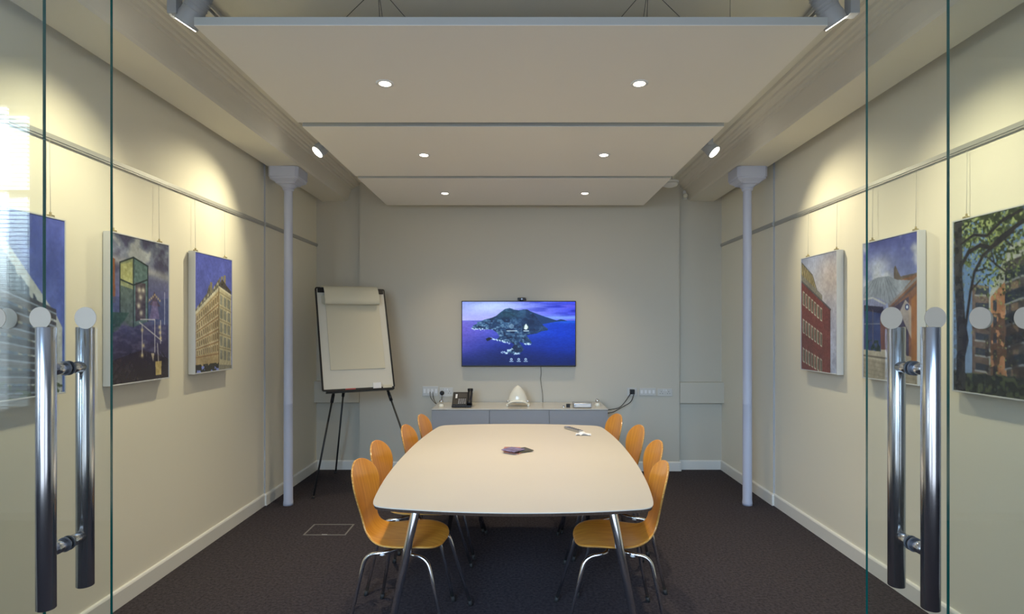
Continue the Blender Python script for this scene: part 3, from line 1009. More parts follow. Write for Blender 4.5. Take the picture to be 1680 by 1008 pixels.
# ------------------------------------------------------------------ television
def art_sea():
    a = Art(420, 238, 31)
    a.grain, a.sat, a.cast, a.gam, a.blur, a.mottle = .06, 1.12, (.97, 1.02, 1.03), 1.5, 1, .1
    a.grad([(0, (150, 160, 226)), (.12, (186, 186, 240)), (.29, (206, 200, 246)), (.30, (128, 140, 214)), (.45, (112, 116, 206)), (.7, (58, 74, 158)), (1, (26, 46, 108))])
    sky = (a.v < .30).astype(float); sea = 1 - sky
    a.put(sky * np.clip((a.u - .42) * 1.7, 0, 1), (74, 84, 220), .8)
    st = np.clip((a.noise(4, 22) - .5) * 4, 0, 1)
    a.put(sky * st * np.clip(a.u * 1.2, 0, 1), (150, 130, 226), .75)
    st = np.clip((a.noise(5, 26) - .52) * 5, 0, 1)
    a.put(sky * st * np.clip(a.u * 1.3 - .2, 0, 1), (50, 60, 176), .7)
    a.put(sky * np.exp(-(((a.u - .27) / .28) ** 2 + ((a.v - .07) / .1) ** 2)), (224, 230, 252), .8)
    a.put(sky * np.exp(-((a.v - .25) / .035) ** 2) * np.clip((a.u - .55) * 4, 0, 1), (170, 196, 250), .8)
    a.put(sea * np.clip((a.u - .42) * 2.4, 0, 1), (8, 82, 196), .95)
    a.put(sea * np.clip((a.v - .52) * 2.0, 0, 1) * np.clip(a.u * 2, 0, 1), (10, 46, 118), .85)
    a.put(sea * np.clip(.34 - a.u, 0, 1) * 2.4 * np.clip(1.5 - a.v, 0, 1), (156, 128, 206), .75)
    a.put(sea * np.clip((a.v - .75) * 3, 0, 1), (14, 38, 92), .7)
    a.put(sea * np.exp(-((a.v - .31) / .03) ** 2) * np.clip((a.u - .6) * 3, 0, 1), (70, 140, 230), .6)
    a.img += (sea * (a.noise(50, 120, 2) - .5) * 22)[..., None]
    far = [(.55, .30), (.60, .15), (.66, .19), (.73, .235), (.80, .275), (.835, .295), (.87, .275), (.90, .285), (.93, .305), (.85, .31), (.76, .335), (.70, .36)]
    a.put(a.pm(far), (52, 86, 128))
    main = [(.085, .415), (.10, .37), (.135, .345), (.13, .32), (.17, .305), (.20, .28), (.26, .255), (.30, .225), (.34, .165), (.38, .115), (.42, .10), (.46, .125), (.50, .135), (.55, .12), (.58, .125), (.62, .175), (.655, .24), (.69, .32),
            (.72, .38), (.76, .425), (.755, .45), (.70, .465), (.66, .50), (.60, .515), (.57, .53), (.60, .60), (.62, .65), (.58, .67), (.53, .645), (.50, .63), (.53, .70), (.545, .75), (.52, .80), (.48, .825), (.41, .81), (.39, .78), (.44, .73),
            (.46, .67), (.43, .64), (.36, .63), (.30, .60), (.33, .55), (.31, .49), (.27, .44), (.2, .435), (.13, .43)]
    mk = a.pm(main).astype(float)
    a.put(mk, (50, 80, 116))
    r1 = np.clip((a.noise(30, 26, 4) - .47) * 5, 0, 1); r2 = np.clip((a.noise(60, 44, 3) - .5) * 5, 0, 1)
    left = np.clip(1.25 - a.u * 1.25, .15, 1)
    lower = np.clip((a.v - .2) * 4, .1, 1)
    a.put(mk * r1 * left, (120, 152, 180), .75)
    a.put(mk * r2 * left * lower, (206, 222, 236), .75)
    a.put(mk * np.clip((.45 - a.noise(26, 22, 4)) * 7, 0, 1), (24, 48, 84), .85)
    a.put(mk * np.exp(-(((a.u - .60) / .09) ** 2 + ((a.v - .36) / .13) ** 2)), (40, 66, 104), .8)
    a.put(mk * np.exp(-(((a.u - .40) / .12) ** 2 + ((a.v - .2) / .07) ** 2)), (72, 112, 122), .6)
    rr = random.Random(5)
    for p, q_ in (((.09, .425), (.2, .44)), ((.25, .575), (.33, .61)), ((.33, .61), (.42, .65)), ((.35, .79), (.41, .815)), ((.46, .82), (.52, .81)), ((.40, .77), (.45, .735)), ((.55, .66), (.60, .665))):
        for k in range(26):
            t_ = rr.random()
            a.disc((p[0] + (q_[0] - p[0]) * t_ + rr.uniform(-.008, .008), p[1] + (q_[1] - p[1]) * t_ + rr.uniform(-.012, .012)), rr.uniform(.002, .006), (222, 234, 248), .8, asp=.57)
    a.poly([(.21, .585), (.235, .56), (.265, .57), (.25, .60), (.22, .62)], (22, 34, 60))
    # sign-in marks
    a.disc((.437, .385), .022, (196, 212, 226), .55, asp=.57)
    a.disc((.565, .40), .024, (96, 116, 110), asp=.57)
    a.poly([(.547, .425), (.553, .375), (.565, .345), (.583, .40), (.573, .435), (.56, .44)], (246, 248, 250))
    a.line((.395, .458), (.485, .458), .0028, (236, 242, 250), asp=.57); a.line((.545, .458), (.588, .458), .0034, (240, 246, 252), asp=.57)
    for x in (.435, .50, .562):
        a.disc((x, .905), .011, (226, 234, 246), asp=.57); a.disc((x, .905), .0055, (50, 80, 140), asp=.57)
        a.line((x - .016, .938), (x + .016, .938), .0028, (220, 230, 244), asp=.57)
    return a


TY = 5.94
s = F / TY
tx0, tx1, tz0, tz1 = (757 - PX) / s, (945 - PX) / s, zpix(602, s), zpix(494, s)
t = thing('television', 'wide black television showing a rocky island and blue sea, on the end wall', 'television', ((tx0 + tx1) / 2, TY, tz0))
TW, TH = tx1 - tx0, tz1 - tz0
q = MB()
q.box(-TW / 2, TW / 2, 0, .028, 0, TH, 'black', .004)
q.box(-TW / 2 + .2, TW / 2 - .2, .028, .045, .08, TH - .15, 'black', .004)
q.build('casing', t)
art_mesh('screen', art_sea(), (-TW / 2 + .009, -.0008, TH - .009), (TW - .018, 0, 0), (0, 0, -(TH - .024)), 'screen', t)
q = MB(); q.box(-.25, .25, .045, YB - TY - .001, .15, .45, 'blackm'); q.build('wall_bracket', t)
t = thing('webcam', 'small black webcam perched on top of the television', 'webcam', ((856 - PX) / s, TY + .005, tz1))
q = MB(); q.box(-.044, .044, -.012, .012, .004, .034, 'black', .008, seg=3); q.build('camera_body', t)
q = MB(); q.box(-.02, .02, -.008, .02, 0, .005, 'black', .001); q.build('clip', t)
q = MB(); q.lathe([(.010, 0), (.010, .003), (.007, .004)], 'darkring', 20, M4=Matrix.Translation((0, -.0115, .019)) @ Matrix.Rotation(PI / 2, 4, 'X')); q.build('lens', t)

# cord down from the television
q = MB()
pts = []
for (px, py) in ((887, 600), (888, 612), (886.5, 622), (888, 632), (890, 645), (890.5, 658), (890.5, 666)):
    s_ = F / 5.985
    pts.append(((px - PX) / s_, 5.985, zpix(py, s_)))
q.tube(fillet(pts, .02), .0024, 'black', 8)
tag(q.build('power_cord'), 'thin black cord hanging from the television to the cabinet', 'cord')

# ------------------------------------------------------------------ cabinet
CX0, CX1, CY0, CY1, CZ = -.83, .862, 5.49, 5.983, .722
t = thing('credenza', 'long low grey three door credenza with glossy top under the television', 'cabinet', ((CX0 + CX1) / 2, (CY0 + CY1) / 2, 0))
cx, cy = (CX0 + CX1) / 2, (CY0 + CY1) / 2
q = MB(); q.box(CX0 - cx + .002, CX1 - cx - .002, CY0 - cy + .022, CY1 - cy, .08, CZ - .012, 'cabgrey', .001); q.build('carcass', t)
q = MB(); q.box(CX0 - cx + .03, CX1 - cx - .03, CY0 - cy + .05, CY1 - cy - .02, 0, .08, 'blackm'); q.build('plinth', t)
q = MB(); q.box(CX0 - cx, CX1 - cx, CY0 - cy - .002, CY1 - cy, CZ - .012, CZ, 'cabtop', .0015); q.build('countertop', t)
ds = [CX0, (803 - PX) / 171.2, (901 - PX) / 171.2, CX1]
for a_, b_ in zip(ds, ds[1:]):
    q = MB(); q.box(a_ - cx + .002, b_ - cx - .002, CY0 - cy, CY0 - cy + .021, .085, CZ - .015, 'cabgrey', .001); q.build('door', t)

# desk phone
sy = 5.66; s = F / sy
t = thing('desk_phone', 'black corded desk phone at the left of the credenza', 'telephone', ((759 - PX) / s, sy, CZ), 0)
tilt = Matrix.Translation((0, .0, .053)) @ Matrix.Rotation(math.radians(38), 4, 'X')
q = MB()
q.box(-.10, .09, -.09, .08, 0, .022, 'black', .005)
q.box(-.10, .095, -.07, .11, -.006, .02, 'black', .006, M4=tilt)
q.build('base', t)
q = MB()
q.box(-.072, -.054, .02, .075, .02, .0215, 'white', M4=tilt); q.build('paper_label', t)
q = MB()
for i in range(4):
    for j in range(4):
        q.box(-.04 + i * .02, -.027 + i * .02, -.055 + j * .018, -.044 + j * .018, .02, .023, 'darkring', .001, M4=tilt)
q.build('keypad', t)
q = MB(); q.box(-.044, .036, .03, .085, .02, .0215, 'blackm', M4=tilt); q.build('display', t)
q = MB()
hs = [(.072, -.075, .030), (.072, -.06, .052), (.072, -.01, .085), (.072, .045, .140), (.072, .052, .170)]
q.tube(fillet(hs, .03), [.027] * 6 + [.024] * 14 + [.028] * (len(fillet(hs, .03)) - 20), 'black', 16)
q.build('handset', t)
q = MB()
q.tube([(-.09 + k * .006, -.094 + .006 * math.cos(k * 1.6), .008 + .005 * math.sin(k * 1.6)) for k in range(28)], .003, 'black', 6)
q.build('coiled_cord', t)

# cream moulded half dome
sy = 5.70; s = F / sy
t = thing('ceramic_ornament', 'glossy cream arched cone ornament with two round side ears on the credenza', 'ornament', ((849.5 - PX) / s, sy, CZ))
q = MB()
i = q.mi('cream'); rings = []
Hh = .205
for k in range(15):
    f = k / 14
    z = .018 + f * (Hh - .018)
    wx = .098 * (1 - f ** 1.75) ** .72 + .004
    dy = .075 * (1 - f ** 2.0) ** .55 + .003
    ring = []
    for j in range(40):
        an = 2 * PI * j / 40
        zz = z
        if k < 4:   # arched opening at the front foot
            fr_ = max(0, math.cos(an + PI / 2)) ** 2
            zz = z + fr_ * .034 * (1 - k / 4)
        ring.append(q.bm.verts.new((wx * math.cos(an), dy * math.sin(an), zz)))
    rings.append(ring)
for a_, b_ in zip(rings, rings[1:]):
    for j in range(40):
        fc = q.bm.faces.new((a_[j], a_[(j + 1) % 40], b_[(j + 1) % 40], b_[j])); fc.material_index = i; fc.smooth = True
q.bm.faces.new(rings[-1])
q.build('dome', t)
q = MB()
arc = [(-.104, -.01, .012), (-.104, -.05, .022), (-.07, -.080, .048), (0, -.088, .058), (.07, -.080, .048), (.104, -.05, .022), (.104, -.01, .012)]
q.tube(fillet(arc, .03), .0095, 'cream', 12)
for sx in (-1, 1):
    q.box(sx * .104 - .011, sx * .104 + .011, -.06, .05, 0, .028, 'cream', .006)
q.build('rim', t)
for sx in (-1, 1):
    q = MB(); q.lathe([(.002, -.014), (.012, -.01), (.014, 0), (.012, .01), (.002, .014)], 'alu', 18, M4=Matrix.Translation((sx * .097, -.045, .05)) @ Matrix.Rotation(PI / 2, 4, 'Y')); q.build('side_ear', t)

# two polished spheres on small cream blocks
for (px, sy, lab) in ((724, 5.62, 'chrome ball on a cream block at the left end of the credenza'), (980, 5.68, 'chrome ball on a cream block at the right end of the credenza')):
    s = F / sy
    t = thing('desk_ornament', lab, 'ornament', ((px - PX) / s, sy, CZ), 0, 'chrome ball ornaments')
    q = MB(); q.lathe([(.026, 0), (.026, .014), (.022, .026), (.017, .034)], 'cream', 24); q.build('block', t)
    q = MB(); q.lathe([(.002, -.021), (.012, -.0175), (.019, -.009), (.021, 0), (.019, .009), (.012, .0175), (.002, .021)], 'mirror', 24, M4=Matrix.Translation((0, 0, .054))); q.build('ball', t)

sy = 5.60; s = F / sy
t = thing('computer_box', 'flat silver computer box with white front on the credenza', 'computer', ((955 - PX) / s, sy, CZ))
q = MB(); q.box(-.088, .088, -.06, .09, .002, .048, 'alu', .008, seg=3); q.build('case', t)
q = MB(); q.box(-.068, .072, -.0615, -.059, .012, .036, 'white', .001); q.build('front_strip', t)
t = thing('adapter', 'small black cube adapter beside the silver computer box', 'adapter', ((932 - PX) / s, sy, CZ))
q = MB(); q.box(-.018, .018, -.018, .018, 0, .034, 'black', .003); q.build('body', t)
q = MB(); q.tube([(0, .018, .012), (.01, .1, .004), (.05, .2, .003)], .002, 'black', 6); q.build('cord', t)
q = MB(); q.lathe([(.012, 0), (.013, .004), (.012, .015), (.006, .02)], 'mirror', 18)
o = q.build('metal_cap', None, ((924.5 - PX) / s, sy - .02, CZ))
tag(o, 'tiny shiny metal cap left of the black adapter on the credenza', 'cap')

# ------------------------------------------------------------------ sockets on the end wall
def plate(name, x0, x1, y0, y1, label, kind):
    s_ = F / 5.99
    X0, X1, Z1, Z0 = (x0 - PX) / s_, (x1 - PX) / s_, zpix(y0, s_), zpix(y1, s_)
    w, h = X1 - X0, Z1 - Z0
    t = thing(name, label, 'wall socket', ((X0 + X1) / 2, YB, Z0), 0, 'wall plates behind the credenza')
    q = MB(); q.box(-w / 2, w / 2, -.010, 0, 0, h, 'sock', .003); q.build('faceplate', t)
    if kind == 'double':
        for sx in (-1, 1):
            q = MB()
            for (dx, dz, ww, hh) in ((0, .012, .005, .009), (-.012, -.008, .008, .005), (.012, -.008, .008, .005)):
                q.box(sx * w * .25 + dx - ww / 2, sx * w * .25 + dx + ww / 2, -.0105, -.0098, h * .45 + dz - hh / 2, h * .45 + dz + hh / 2, 'black')
            q.build('socket_hole', t)
            q = MB(); q.box(sx * .012 - .006, sx * .012 + .006, -.014, -.010, h * .68, h * .86, 'white', .001); q.build('switch', t)
    if kind == 'data':
        for j in range(4):
            q = MB(); xx = -w * .36 + j * w * .24
            q.box(xx - .011, xx + .011, -.012, -.010, h * .28, h * .72, 'white', .001); q.build('data_port', t)
    if kind == 'single':
        q = MB(); q.box(.012, .028, -.013, -.010, h * .6, h * .8, 'white', .001); q.build('switch', t)
    return t


plate('data_socket', 693, 719, 634, 650, 'wide white data plate at the left end behind the credenza', 'data')
plate('wall_socket', 721, 743, 636, 651, 'white wall socket with a round black plug, left of the phone', 'double')
plate('wall_socket', 1029, 1045, 636.5, 650, 'white single wall socket with a black square plug, right of the credenza', 'single')
plate('data_socket', 1049, 1076, 637, 649.5, 'wide white data plate between the black plug and the last socket', 'data')
plate('wall_socket', 1079, 1103, 638, 650.5, 'white double wall socket nearest the right alcove', 'double')
s_ = F / 5.97
def W(px, py, y=5.97):
    k = F / y
    return Vector(((px - PX) / k, y, zpix(py, k)))
t = thing('plug', 'round black plug in the socket left of the phone', 'plug', W(725.5, 645, 5.988))
q = MB(); q.lathe([(.022, 0), (.024, .012), (.020, .03), (.008, .034)], 'black', 24, M4=Matrix.Rotation(PI / 2, 4, 'X')); q.build('plug_body', t)
q = MB(); q.tube(fillet([(0, -.02, -.015), (0, -.03, -.06), (-.005, -.03, -.10)], .02), .003, 'black', 8); q.build('cord', t)
t = thing('plug', 'square black plug trailing two cords, right of the credenza', 'plug', W(1036.5, 643, 5.988))
q = MB(); q.box(-.023, .023, -.045, 0, -.022, .026, 'black', .004); q.build('plug_body', t)
o0 = W(1036.5, 643, 5.988)
for pth in (((1034, 647), (1024, 662), (1016, 670), (997.5, 673)), ((1040, 647), (1036, 660), (1018, 670), (1006, 677), (997.5, 678))):
    q = MB()
    P_ = [W(px, py, 5.955 - .02 * k) - o0 for k, (px, py) in enumerate(pth)]
    q.tube(fillet(P_, .06), .0042, 'black', 8); q.build('cord', t)
q = MB()
for (x_, dx) in ((705.5, 8), (710, 5)):
    q.tube(fillet([W(x_, 643, 5.975), W(x_ + .5, 653, 5.965), W(x_ + dx, 662, 5.93), W(716, 663, 5.9)], .03), .0028, 'black', 8)
tag(q.build('network_cord'), 'pair of thin dark cords dropping from the left data plate to the credenza', 'cord')

# ------------------------------------------------------------------ conference table
HT = .73
TA, TL = .685, 1.10
def outline(n, grow=0.0):
    out = []
    p = 32
    for k in range(n):
        an = 2 * PI * k / n
        # warp angles so corners are dense
        c, s2 = math.cos(an), math.sin(an)
        lo, hi = 0, 2.5
        for _ in range(40):
            r_ = (lo + hi) / 2
            x, y = r_ * c, r_ * s2
            X = (TA + grow) * (1 - .115 * (abs(y) / TL) ** 2.3 - .012 * (1 if y < 0 else -1) * abs(y) / TL)
            Y = (TL + grow) * (1 - .085 * (x / TA) ** 2)
            f = (abs(x) / X) ** p + (abs(y) / Y) ** p
            if f > 1: hi = r_
            else: lo = r_
        out.append((r_ * c, r_ * s2))
    return out


t = thing('conference_table', 'long boat shaped conference table with cream top, dark edge and splayed chrome legs', 'table', (-.005, 3.485, 0), -.02)
N = 420
o1, o2, o3 = outline(N), outline(N, -.004), outline(N, -.05)
q = MB(); i = q.mi('tabletop')
def loops(q, specs, mk, cap0, cap1):
    i = q.mi(mk); rs = []
    for ol, z in specs: rs.append([q.bm.verts.new((p[0], p[1], z)) for p in ol])
    for a_, b_ in zip(rs, rs[1:]):
        for j in range(N):
            fc = q.bm.faces.new((a_[j], a_[(j + 1) % N], b_[(j + 1) % N], b_[j])); fc.material_index = i; fc.smooth = False
    if cap0: q.bm.faces.new(list(reversed(rs[0]))).material_index = i
    if cap1: q.bm.faces.new(rs[-1]).material_index = i
loops(q, [(o1, HT - .005), (o1, HT - .001), (o2, HT)], 'tabletop', True, True)
q.build('tabletop', t)
q = MB()
loops(q, [(outline(N, -.075), HT - .034), (outline(N, -.004), HT - .018), (outline(N, -.001), HT - .005)], 'tableedge', True, True)
q.build('edge_band', t)
q = MB(); q.box(-.42, .42, -.72, .72, HT - .06, HT - .033, 'blackm', .003); q.build('underframe', t)
for sx in (-1, 1):
    for sy_ in (-1, 1):
        q = MB()
        top = Vector((sx * .455, -.75, HT - .033)) if sy_ < 0 else Vector((sx * .40, .727, HT - .033))
        foot = Vector((sx * .575, -.95, .012)) if sy_ < 0 else Vector((sx * .52, .727, .012))
        q.tube([top, top + (foot - top) * .02, foot], [.0225, .0225, .0145], 'chrome', 20)
        lg = q.build('leg', t)
        q = MB(); q.tube([foot + Vector((0, 0, .004)), (foot.x + .002 * sx, foot.y, 0)], .016, 'rubber', 16); q.build('foot_cap', lg)

# ------------------------------------------------------------------ chairs
def shell_mesh(q):
    # centre line (x,z) and half width, front edge -> back top ; chair faces +X
    st = [(.194, .424, .035), (.191, .428, .075), (.184, .433, .112), (.168, .439, .148), (.140, .445, .173), (.10, .449, .192), (.05, .448, .203), (0, .445, .204), (-.06, .443, .190),
          (-.11, .446, .162), (-.150, .455, .128), (-.180, .473, .103), (-.200, .500, .090), (-.211, .534, .088), (-.218, .57, .100), (-.225, .605, .122), (-.232, .645, .145),
          (-.241, .685, .157), (-.249, .72, .155), (-.256, .748, .144), (-.262, .772, .126), (-.267, .793, .101), (-.270, .808, .072), (-.2725, .818, .042), (-.273, .822, .016)]
    i = q.mi('ply'); ie = q.mi('plyedge')
    K = 14
    thick = .0055
    top, bot = [], []
    for n_, (x, z, w) in enumerate(st):
        a_ = st[max(0, n_ - 1)]; b_ = st[min(len(st) - 1, n_ + 1)]
        tx, tz = b_[0] - a_[0], b_[1] - a_[1]
        l = math.hypot(tx, tz); nx, nz = tz / l, -tx / l       # normal to the sitting side
        if n_ and nx * 0 + nz * 1 < -1: nx, nz = -nx, -nz
        back = min(1, max(0, (z - .46) / .15))
        seat = 1 - back
        rt, rb = [], []
        for k in range(K + 1):
            v = -1 + 2 * k / K
            yy = w * v
            cv = (.030 * back * (yy / .17) ** 2) + (.010 * seat * (yy / .2) ** 2)
            P = Vector((x + nx * cv, yy, z + nz * cv))
            rt.append(q.bm.verts.new(P + Vector((nx, 0, nz)) * thick)); rb.append(q.bm.verts.new(P - Vector((nx, 0, nz)) * thick))
        top.append(rt); bot.append(rb)
    for n_ in range(len(st) - 1):
        for k in range(K):
            for G, fl in ((top, 0), (bot, 1)):
                vs = (G[n_][k], G[n_][k + 1], G[n_ + 1][k + 1], G[n_ + 1][k])
                fc = q.bm.faces.new(vs if not fl else tuple(reversed(vs))); fc.material_index = i; fc.smooth = True
        for k in (0, K):
            fc = q.bm.faces.new((top[n_][k], top[n_ + 1][k], bot[n_ + 1][k], bot[n_][k])); fc.material_index = ie
    for n_ in (0, len(st) - 1):
        for k in range(K):
            fc = q.bm.faces.new((top[n_][k], top[n_][k + 1], bot[n_][k + 1], bot[n_][k])); fc.material_index = ie


def make_chair(label, loc, rz):
    t = thing('plywood_chair', label, 'chair', loc, rz, 'plywood chairs around the table')
    q = MB(); shell_mesh(q)
    o = q.build('seat_shell', t)
    sd = o.modifiers.new('smooth', 'SUBSURF'); sd.levels = 1; sd.render_levels = 1
    q = MB()
    q.box(-.09, .11, -.10, .10, .422, .434, 'blackm', .003)
    q.build('seat_plate', t)
    for sx in (-1, 1):
        for sy_ in (-1, 1):
            q = MB()
            pts = fillet([(.02 + sx * .02, sy_ * .085, .418), (.005 + sx * .05, sy_ * .165, .417), (.005 + sx * .155, sy_ * .178, .405), (.020 + sx * .250, sy_ * .225, .012)], .05, 8)
            q.tube(pts, .0095, 'chrome', 12)
            lg = q.build('leg', t)
            q = MB(); q.tube([(.020 + sx * .2465, sy_ * .224, .028), (.020 + sx * .2525, sy_ * .226, 0)], .0125, 'rubber', 12); q.build('foot_cap', lg)
    for sy_ in (-1, 1):
        q = MB(); q.lathe([(.012, 0), (.014, .004), (.012, .012)], 'white', 14, center=(-.07, sy_ * .165), M4=Matrix.Translation((0, 0, .403))); q.build('stacking_buffer', t)
    return t


chairs = [
    (-.560, 2.915, 9, 'nearest plywood chair on the left side of the table'),
    (-.592, 3.40, 8, 'second plywood chair along the left side of the table'),
    (-.528, 3.97, 7, 'third plywood chair along the left side of the table'),
    (-.498, 4.45, 7, 'farthest plywood chair on the left side of the table'),
    (.480, 2.91, 180, 'nearest plywood chair on the right side of the table'),
    (.582, 3.43, 176, 'second plywood chair along the right side of the table'),
    (.588, 3.95, 171, 'third plywood chair along the right side of the table'),
    (.528, 4.45, 167, 'farthest plywood chair on the right side of the table'),
]
c0 = None
for (x, y, a_, lab) in chairs:
    lab = 'honey beech bent ' + lab
    if c0 is None:
        c0 = make_chair(lab, (x, y, 0), math.radians(-a_))
    else:
        dup(c0, (x, y, 0), math.radians(-a_), lab)

# ------------------------------------------------------------------ things on the table
sy = 3.55
cc = [('coast2', 0, .0, .0, 18), ('coast3', .045, .02, .006, -14), ('coast2', -.02, .015, .012, 40), ('coast1', -.012, -.026, .018, 8)]
labs = ['brown printed card at the bottom of the small pile on the table', 'olive printed card fanned out to the right in the pile', 'brown and pink printed card near the top of the pile', 'purple grey printed card lying on top of the pile']
for (mk, dx, dy, dz, an), lab in zip(cc, labs):
    q = MB()
    q.box(-.052, .052, -.052, .052, 0, .0052, mk, .0015)
    o = q.build('printed_card', None, ((845 - PX) / (F / sy) + dx, sy + dy, HT + dz + .0002))
    o.rotation_euler = (0, 0, math.radians(an + 45))
    tag(o, lab, 'card', 'pile of printed cards on the table')

t = thing('remote_control', 'slim grey remote control near the far right corner of the table', 'remote control', (.415, 4.28, HT), math.radians(27))
q = MB(); q.box(-.019, .019, -.11, .11, 0, .018, 'alu', .006, seg=3); q.build('case', t)
q = MB()
for k in range(6):
    for j in (-1, 0, 1):
        q.box(j * .010 - .003, j * .010 + .003, -.08 + k * .028, -.070 + k * .028, .018, .0195, 'blackm')
tag(q.build('buttons', t), 'dark buttons')
t = thing('folded_paper', 'crumpled white folded paper next to the remote control', 'paper', (.47, 4.12, HT), math.radians(-8))
q = MB()
q.mi('white')
rs = random.Random(4)
g = [[q.bm.verts.new((-.055 + .11 * i_ / 6, -.045 + .08 * j_ / 5, .004 + .02 * rs.random() * (1 - abs(i_ - 3) / 4))) for j_ in range(6)] for i_ in range(7)]
for i_ in range(6):
    for j_ in range(5):
        q.bm.faces.new((g[i_][j_], g[i_ + 1][j_], g[i_ + 1][j_ + 1], g[i_][j_ + 1]))
o = q.build('sheet', t)
sm = o.modifiers.new('solid', 'SOLIDIFY'); sm.thickness = .003

# ------------------------------------------------------------------ flip chart easel
EC = Vector((-1.5204, 5.3454, 1.4089)); YAW, LEAN, BW, BH = .5318, .3344, .66, .9954
t = thing('flip_chart_easel', 'black framed white flip chart on a tripod in the left corner', 'flip chart', (EC.x, EC.y + .1, 0))
org = Vector((EC.x, EC.y + .1, 0))
rv = Vector((math.cos(YAW), math.sin(YAW), 0)); nv0 = Vector((math.sin(YAW), -math.cos(YAW), 0))
upv = Vector((0, 0, math.cos(LEAN))) - nv0 * math.sin(LEAN)
nv = rv.cross(upv)           # facing out of the board
if nv.dot(nv0) < 0: nv = -nv
# local (x right, y up, z out) -> world minus thing origin
R4 = Matrix(((rv.x, upv.x, nv.x, EC.x - org.x), (rv.y, upv.y, nv.y, EC.y - org.y), (rv.z, upv.z, nv.z, EC.z - org.z), (0, 0, 0, 1)))
q = MB(); q.box(-BW / 2 + .008, BW / 2 - .008, -BH / 2 + .008, BH / 2 - .008, -.012, -.002, 'board', M4=R4); q.build('whiteboard', t)
q = MB()
r_ = .02
pts = []
for (cx_, cy_, a0) in ((BW / 2 - r_, BH / 2 - r_, 0), (-BW / 2 + r_, BH / 2 - r_, 90), (-BW / 2 + r_, -BH / 2 + r_, 180), (BW / 2 - r_, -BH / 2 + r_, 270)):
    for k in range(7):
        an = math.radians(a0 + k * 15)
        pts.append((cx_ + r_ * math.cos(an), cy_ + r_ * math.sin(an)))
i = q.mi('black')
secs = [(.0, .003), (.0, -.016), (-.014, -.016), (-.014, .003)]
rings = []
for k, p in enumerate(pts):
    a_ = Vector(pts[k - 1]); b_ = Vector(pts[(k + 1) % len(pts)])
    tg = (b_ - a_).normalized(); no = Vector((tg.y, -tg.x))
    rings.append([q.bm.verts.new(R4 @ Vector((p[0] + no.x * u_, p[1] + no.y * u_, w_))) for u_, w_ in secs])
for k in range(len(rings)):
    a_, b_ = rings[k], rings[(k + 1) % len(rings)]
    for j in range(4):
        q.bm.faces.new((a_[j], a_[(j + 1) % 4], b_[(j + 1) % 4], b_[j])).material_index = i
q.build('frame', t)
q = MB(); q.box(-BW / 2 + .02, BW / 2 - .02, BH / 2 - .055, BH / 2 - .005, -.002, .010, 'black', .003, M4=R4); q.build('paper_clamp', t)
q = MB(); q.box(-BW / 2 + .03, BW / 2 - .02, -BH / 2 - .022, -BH / 2 - .006, -.01, .045, 'black', .003, M4=R4); q.build('pen_tray', t)
q = MB()
q.box(-BW / 2 + .085, BW / 2 - .075, -BH / 2 + .19, BH / 2 - .05, -.0015, .006, 'paper', .001, M4=R4)
q.build('paper_pad', t)
# rolled-over sheet
q = MB(); i = q.mi('paperroll')
arc = [(.0, BH / 2 - .012), (.014, BH / 2 + .004), (.03, BH / 2 + .002), (.05, BH / 2 - .02), (.066, BH / 2 - .06), (.075, BH / 2 - .11), (.078, BH / 2 - .155), (.072, BH / 2 - .18), (.058, BH / 2 - .192), (.04, BH / 2 - .188), (.026, BH / 2 - .17), (.018, BH / 2 - .14), (.012, BH / 2 - .09)]
x0, x1 = -BW / 2 + .045, BW / 2 - .085
rows_ = []
for (zz, yy) in arc:
    rows_.append([q.bm.verts.new(R4 @ Vector((x0 + (x1 - x0) * k / 6 + (.022 if zz > .03 else .0) * (1 - k / 6) , yy + .006 * k / 6, zz))) for k in range(7)])
for a_, b_ in zip(rows_, rows_[1:]):
    for k in range(6):
        fc = q.bm.faces.new((a_[k], a_[k + 1], b_[k + 1], b_[k])); fc.material_index = i; fc.smooth = True
tag(q.build('rolled_sheet', t), 'cream sheet flipped over the top')
ap = Vector((-1.60, 5.56, 1.84)) - org
for foot in ((-1.80, 5.03, 0), (-1.88, 5.90, 0), (-.88, 5.30, 0)):
    q = MB()
    ft = Vector(foot) - org
    d = (ft - ap)
    q.tube([ap, ap + d * .55], .0125, 'blackm', 12)
    q.tube([ap + d * .53, ft - d * .008], .009, 'blackm', 12)
    q.tube([ap + d * .52, ap + d * .56], .0155, 'black', 12)
    lg = q.build('leg', t)
    q = MB(); q.tube([ft - d * .012, ft], .013, 'rubber', 12); q.build('rubber_foot', lg)
q = MB(); q.box(-.09, .09, -.03, .03, -.05, .05, 'black', .01, M4=Matrix.Translation(ap) @ Matrix.Rotation(YAW, 4, 'Z')); q.build('tripod_head', t)


def on_tray(x, w, h, d, mk, name, label, cat, base=-BH / 2 - .004, z=.018):
    q = MB()
    q.box(x - w / 2, x + w / 2, base, base + h, z, z + d, mk, min(w, h, d) * .2, M4=R4)
    o = q.build(name)
    # move mesh origin to world
    o.data.transform(Matrix.Translation(org))
    return tag(o, label, cat)


on_tray(.155, .075, .055, .012, 'white', 'board_eraser', 'silver and white whiteboard eraser on the flip chart tray', 'eraser')
on_tray(.25, .085, .03, .01, 'paper', 'sticky_notes', 'pale pad of notes leaning at the right end of the flip chart tray', 'notepad')
on_tray(-.09, .09, .012, .012, 'red', 'marker_pen', 'red marker pen lying on the flip chart tray', 'marker pen', z=.022)

